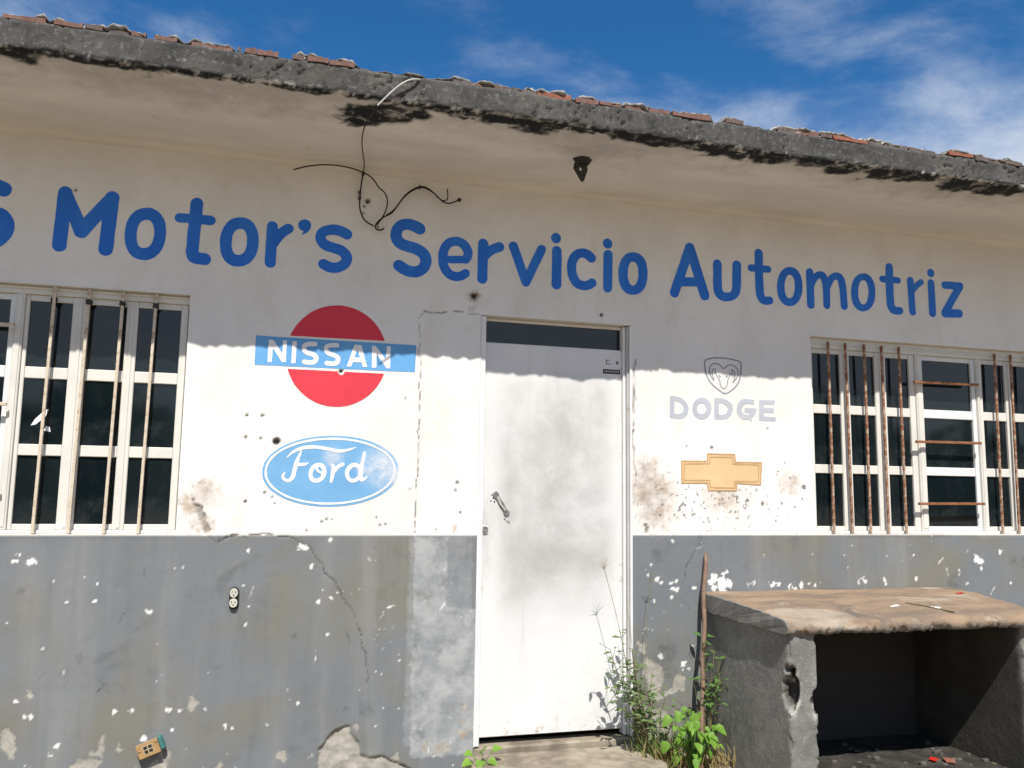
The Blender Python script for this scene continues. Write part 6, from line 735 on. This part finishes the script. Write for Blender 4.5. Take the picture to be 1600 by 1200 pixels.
ol_c = ol; angs = lambda p: math.atan2(p[1] + .032, p[0] + .002)
olr = sorted(ol_c, key=angs); hcr = sorted(hc, key=angs); n = 7
for yy_ in (hy - .004, hy + .004):
    vv += [(hx2 + p[0], yy_, 3.045 + p[1]) for p in olr] + [(hx2 + p[0], yy_, 3.045 + p[1]) for p in hcr]
for k in range(n):
    j = (k + 1) % n; ff += [(k, j, n + j, n + k), (2 * n + k, 3 * n + k, 3 * n + j, 2 * n + j), (k, 2 * n + k, 2 * n + j, j), (n + k, n + j, 3 * n + j, 3 * n + k)]
obj('hanger_plate', vv, ff, M_simple('sooty_plate', (.05, .047, .044), (.025, .024, .023), 40, .6, .2), hk)
# leaning pole
pt, pb = Vector((1.322, -.022, 1.058)), Vector((1.150, -.262, -.03)); pole = empty('leaning_pole', tuple(pb), 'brown wooden pole leaning on the wall beside the bench', 'pole')
b = MB(); npt = 24; pp_ = [pb + (pt - pb) * (k / npt) + Vector((.004 * math.sin(k * .9), .003 * math.cos(k * .7), 0)) for k in range(npt + 1)]; b.tube(pp_, [.0122] * npt + [.007], 10); b.obj('pole_shaft', m_pole, pole, None, True)
q0 = pb + (pt - pb) * .475; q1 = pb + (pt - pb) * .49; b = MB(); b.tube([q0, q1], .0135, 10); b.obj('pole_collar', m_dark, pole)

# ---------------------------------------------------------------- weeds
rw = random.Random(11)
def leaf_geo(b, p, d, up, L, W, bend=.25, shape='oval'):
    d = d.normalized(); s_ = d.cross(up)
    if s_.length < 1e-4: s_ = d.orthogonal()
    s_.normalize(); n = s_.cross(d).normalized()
    prof = {'oval': ((0, .05), (.25, .8), (.5, 1), (.78, .6), (1, .02)), 'heart': ((0, .35), (.12, .95), (.35, 1), (.7, .6), (1, .02)), 'blade': ((0, .7), (.35, 1), (.7, .7), (1, .05))}[shape]
    vv = []; ff = []
    for (t, w) in prof:
        c = p + d * (L * t) - n * (bend * L * t * t); fold = n * (W * w * .22)
        vv += [c - s_ * (W * w / 2) + fold, c, c + s_ * (W * w / 2) + fold]
    for k in range(len(prof) - 1): a = k * 3; ff += [(a, a + 1, a + 4, a + 3), (a + 1, a + 2, a + 5, a + 4)]
    b.add(vv, ff)
def rdir(up=.3): 
    a = rw.uniform(0, 2 * math.pi); return Vector((math.cos(a), math.sin(a), up + rw.uniform(-.3, .4))).normalized()
def stem_path(p, q, sag=.03, n=7):
    p, q = Vector(p), Vector(q); return [p.lerp(q, k / n) + Vector((math.sin(k * 1.7 + p.x * 9) * .006, math.cos(k * 1.3) * .005, -sag * math.sin(math.pi * k / n) * -.5)) for k in range(n + 1)]
def clampy(v): v.y = min(v.y, -.015); return v
def weed(name, base, tips, leafL, per, m_l, label, top_bias=.35, group=None, droop=.25):
    root = empty(name, base, label, 'weed', group); st = MB(); lf = MB()
    for tip in tips:
        path = [clampy(v) for v in stem_path(base, tip)]; st.tube(path, [.0035 - .0003 * k for k in range(len(path))], 5)
        for k in range(per):
            t = top_bias + (1 - top_bias) * rw.random(); i_ = min(int(t * (len(path) - 1)), len(path) - 2); p = path[i_].lerp(path[i_ + 1], t * (len(path) - 1) - i_)
            if rw.random() < .4:
                q = clampy(p + rdir(.3) * rw.uniform(.03, .08)); st.tube([p, q], .0014, 4); p = q
            L = leafL * rw.uniform(.6, 1.25); leaf_geo(lf, clampy(p.copy()), rdir(.15), Vector((rw.uniform(-.3, .3), -.35, 1)), L, L * rw.uniform(.38, .5), droop)
    for k in range(len(tips) // 2):
        t0 = Vector(tips[rw.randrange(len(tips))]); q = clampy(Vector(base).lerp(t0, .8) + Vector((rw.uniform(-.12, .14), rw.uniform(-.05, .05), rw.uniform(-.08, .10)))); st.tube([clampy(v) for v in stem_path(Vector(base) + Vector((rw.uniform(-.04, .06), 0, 0)), q, .08)], .0016, 4)
    st.obj('stem', m_stem, root, None, True); o = lf.obj('foliage', m_l, root); o['kind'] = 'stuff'; return root
weed('shrubby_weed', (.93, -.16, -.01), [(.69, -.15, .58), (.72, -.22, .50), (.76, -.12, .66), (.79, -.20, .58), (.83, -.14, .52), (.90, -.20, .44), (.67, -.20, .42), (.99, -.19, .34), (1.08, -.20, .30), (.78, -.26, .36), (.93, -.12, .36), (.74, -.17, .46), (.81, -.17, .42)], .044, 20, m_leaf_d, 'tall dusty green weed growing at the right foot of the white door', .38)
weed('climbing_weed', (1.20, -.20, -.01), [(1.23, -.16, .60), (1.28, -.18, .56), (1.30, -.20, .50), (1.27, -.22, .40), (1.22, -.20, .34), (1.32, -.17, .44)], .045, 12, m_leaf_m, 'slender green weed climbing behind the brown leaning pole', .55)
# broad bright plant: each big leaf its own part
br_ = empty('broad_leaf_plant', (1.10, -.27, -.01), 'low bright green plant with broad leaves at the foot of the pole', 'plant'); st = MB()
for k in range(52):
    a = rw.uniform(0, 2 * math.pi); r_ = rw.uniform(.02, .125); h_ = rw.uniform(.06, .31); tip = Vector((1.085 + r_ * math.cos(a) * 1.1, -.29 + r_ * math.sin(a) * .7, h_))
    if k > 40: tip = Vector((rw.uniform(1.13, 1.22), rw.uniform(-.36, -.28), rw.uniform(.07, .22)))
    st.tube([Vector((1.10 + rw.uniform(-.02, .02), -.27, 0)), Vector(((1.10 + tip.x) / 2, (-.27 + tip.y) / 2, h_ * .65)), tip], .0024, 5)
    b = MB(); L = rw.uniform(.028, .066); dd = Vector((tip.x - 1.10, tip.y + .27 - .05, -.12 + rw.uniform(-.15, .1))).normalized(); leaf_geo(b, tip, dd, Vector((rw.uniform(-.3, .3), -.6, 1)), L, L * rw.uniform(.6, .9), rw.uniform(.1, .5), 'heart'); b.obj('leaf', m_leaf_b, br_, tuple(tip), True)
st.obj('stem', m_leaf_m, br_, None, True)
sm = empty('seedling', (.03, -.12, .0), 'small green seedling with lobed leaves beside the door step', 'plant'); st = MB()
for k, (x, y, z, dx, dz) in enumerate(((-.015, -.12, .10, -.8, .2), (.085, -.13, .115, .7, .3), (.02, -.16, .08, -.2, -.2), (.06, -.15, .075, .4, -.1), (-.03, -.15, .075, -.9, -.1), (.035, -.12, .105, .1, .5))):
    tip = Vector((x, y, z)); st.tube([Vector((.03, -.12, .0)), Vector(((x + .03) / 2, y, z * .7)), tip], .002, 5); b = MB(); leaf_geo(b, tip, Vector((dx, -.35, dz)), Vector((0, -.5, 1)), .052, .048, .2, 'heart'); b.obj('leaf', m_leaf_b, sm, tuple(tip), True)
st.obj('stem', m_leaf_m, sm, None, True)
# tall grass stalk with a seed head
gs = empty('grass_stalk', (.86, -.14, 0), 'tall thin grass stalk with a feathery seed head in front of the door', 'grass stalk'); st = MB(); st.tube(smooth_path([(.86, -.14, 0), (.80, -.15, .45), (.735, -.15, .75), (.665, -.15, .99)], 2), .0014, 5); st.tube(smooth_path([(.86, -.14, 0), (.83, -.16, .5), (.79, -.15, .82)], 2), .0012, 5); st.tube(smooth_path([(.90, -.10, 0), (.915, -.10, .45), (.935, -.095, .75), (.955, -.09, .91)], 2), .0012, 5); st.obj('stem', m_straw, gs)
b = MB()
for k in range(11): a = math.pi * (.15 + .75 * k / 10); p = Vector((.665, -.15, .985)) if k < 6 else Vector((.955, -.09, .905)); a = math.pi * (.15 + .8 * (k % 6) / 5); q = p + Vector((.045 * math.cos(a), rw.uniform(-.02, .02), .055 * math.sin(a) + .012)); b.tube([p, p.lerp(q, .5) + Vector((0, 0, .006)), q], [.0012, .0011, .0006], 4)
b.obj('seed_head', m_straw, gs)
def tuft(name, c, r, n, h, m, label):
    b = MB()
    for k in range(n):
        x = c[0] + rw.gauss(0, r); y = min(c[1] + rw.gauss(0, r * .5), -.03); L = h * rw.uniform(.5, 1.2); leaf_geo(b, Vector((x, y, 0)), Vector((rw.gauss(0, .35), rw.gauss(-.1, .3), 1)), Vector((rw.uniform(-1, 1), -1, .1)), L, .006, rw.uniform(.1, .6), 'blade')
    return tag(b.obj(name, m), label, 'grass', None, 'stuff')
tuft('grass_tuft', (.96, -.15), .055, 170, .17, m_grass, 'green grass tuft right of the door step'); tuft('dry_grass', (1.00, -.2), .08, 110, .13, m_straw, 'dry straw grass under the weeds'); tuft('dry_grass', (1.26, -.27), .06, 60, .10, m_straw, 'dry straw grass beside the bench')
# far wood across the street, seen only as a reflection in the window glass
b = MB(); rt = random.Random(5)
for k in range(5200):
    cx = rt.uniform(-45, 60); c_ = math.sin(cx * .31) * 1.5 + math.sin(cx * .83 + 1) * 1.2; z = rt.uniform(0, 1) ** .8 * (5.2 + c_); y = -34 + rt.gauss(0, 1.6); s_ = rt.uniform(.35, .8); d = Vector((rt.gauss(0, 1), rt.gauss(0, 1), rt.gauss(0, 1))).normalized(); e = d.orthogonal().normalized(); g = d.cross(e); p = Vector((cx, y, z))
    b.add([p + e * s_, p + g * s_, p - e * s_, p - g * s_], [(0, 1, 2, 3)])
tag(b.obj('distant_wood', m_tree), kind='stuff')
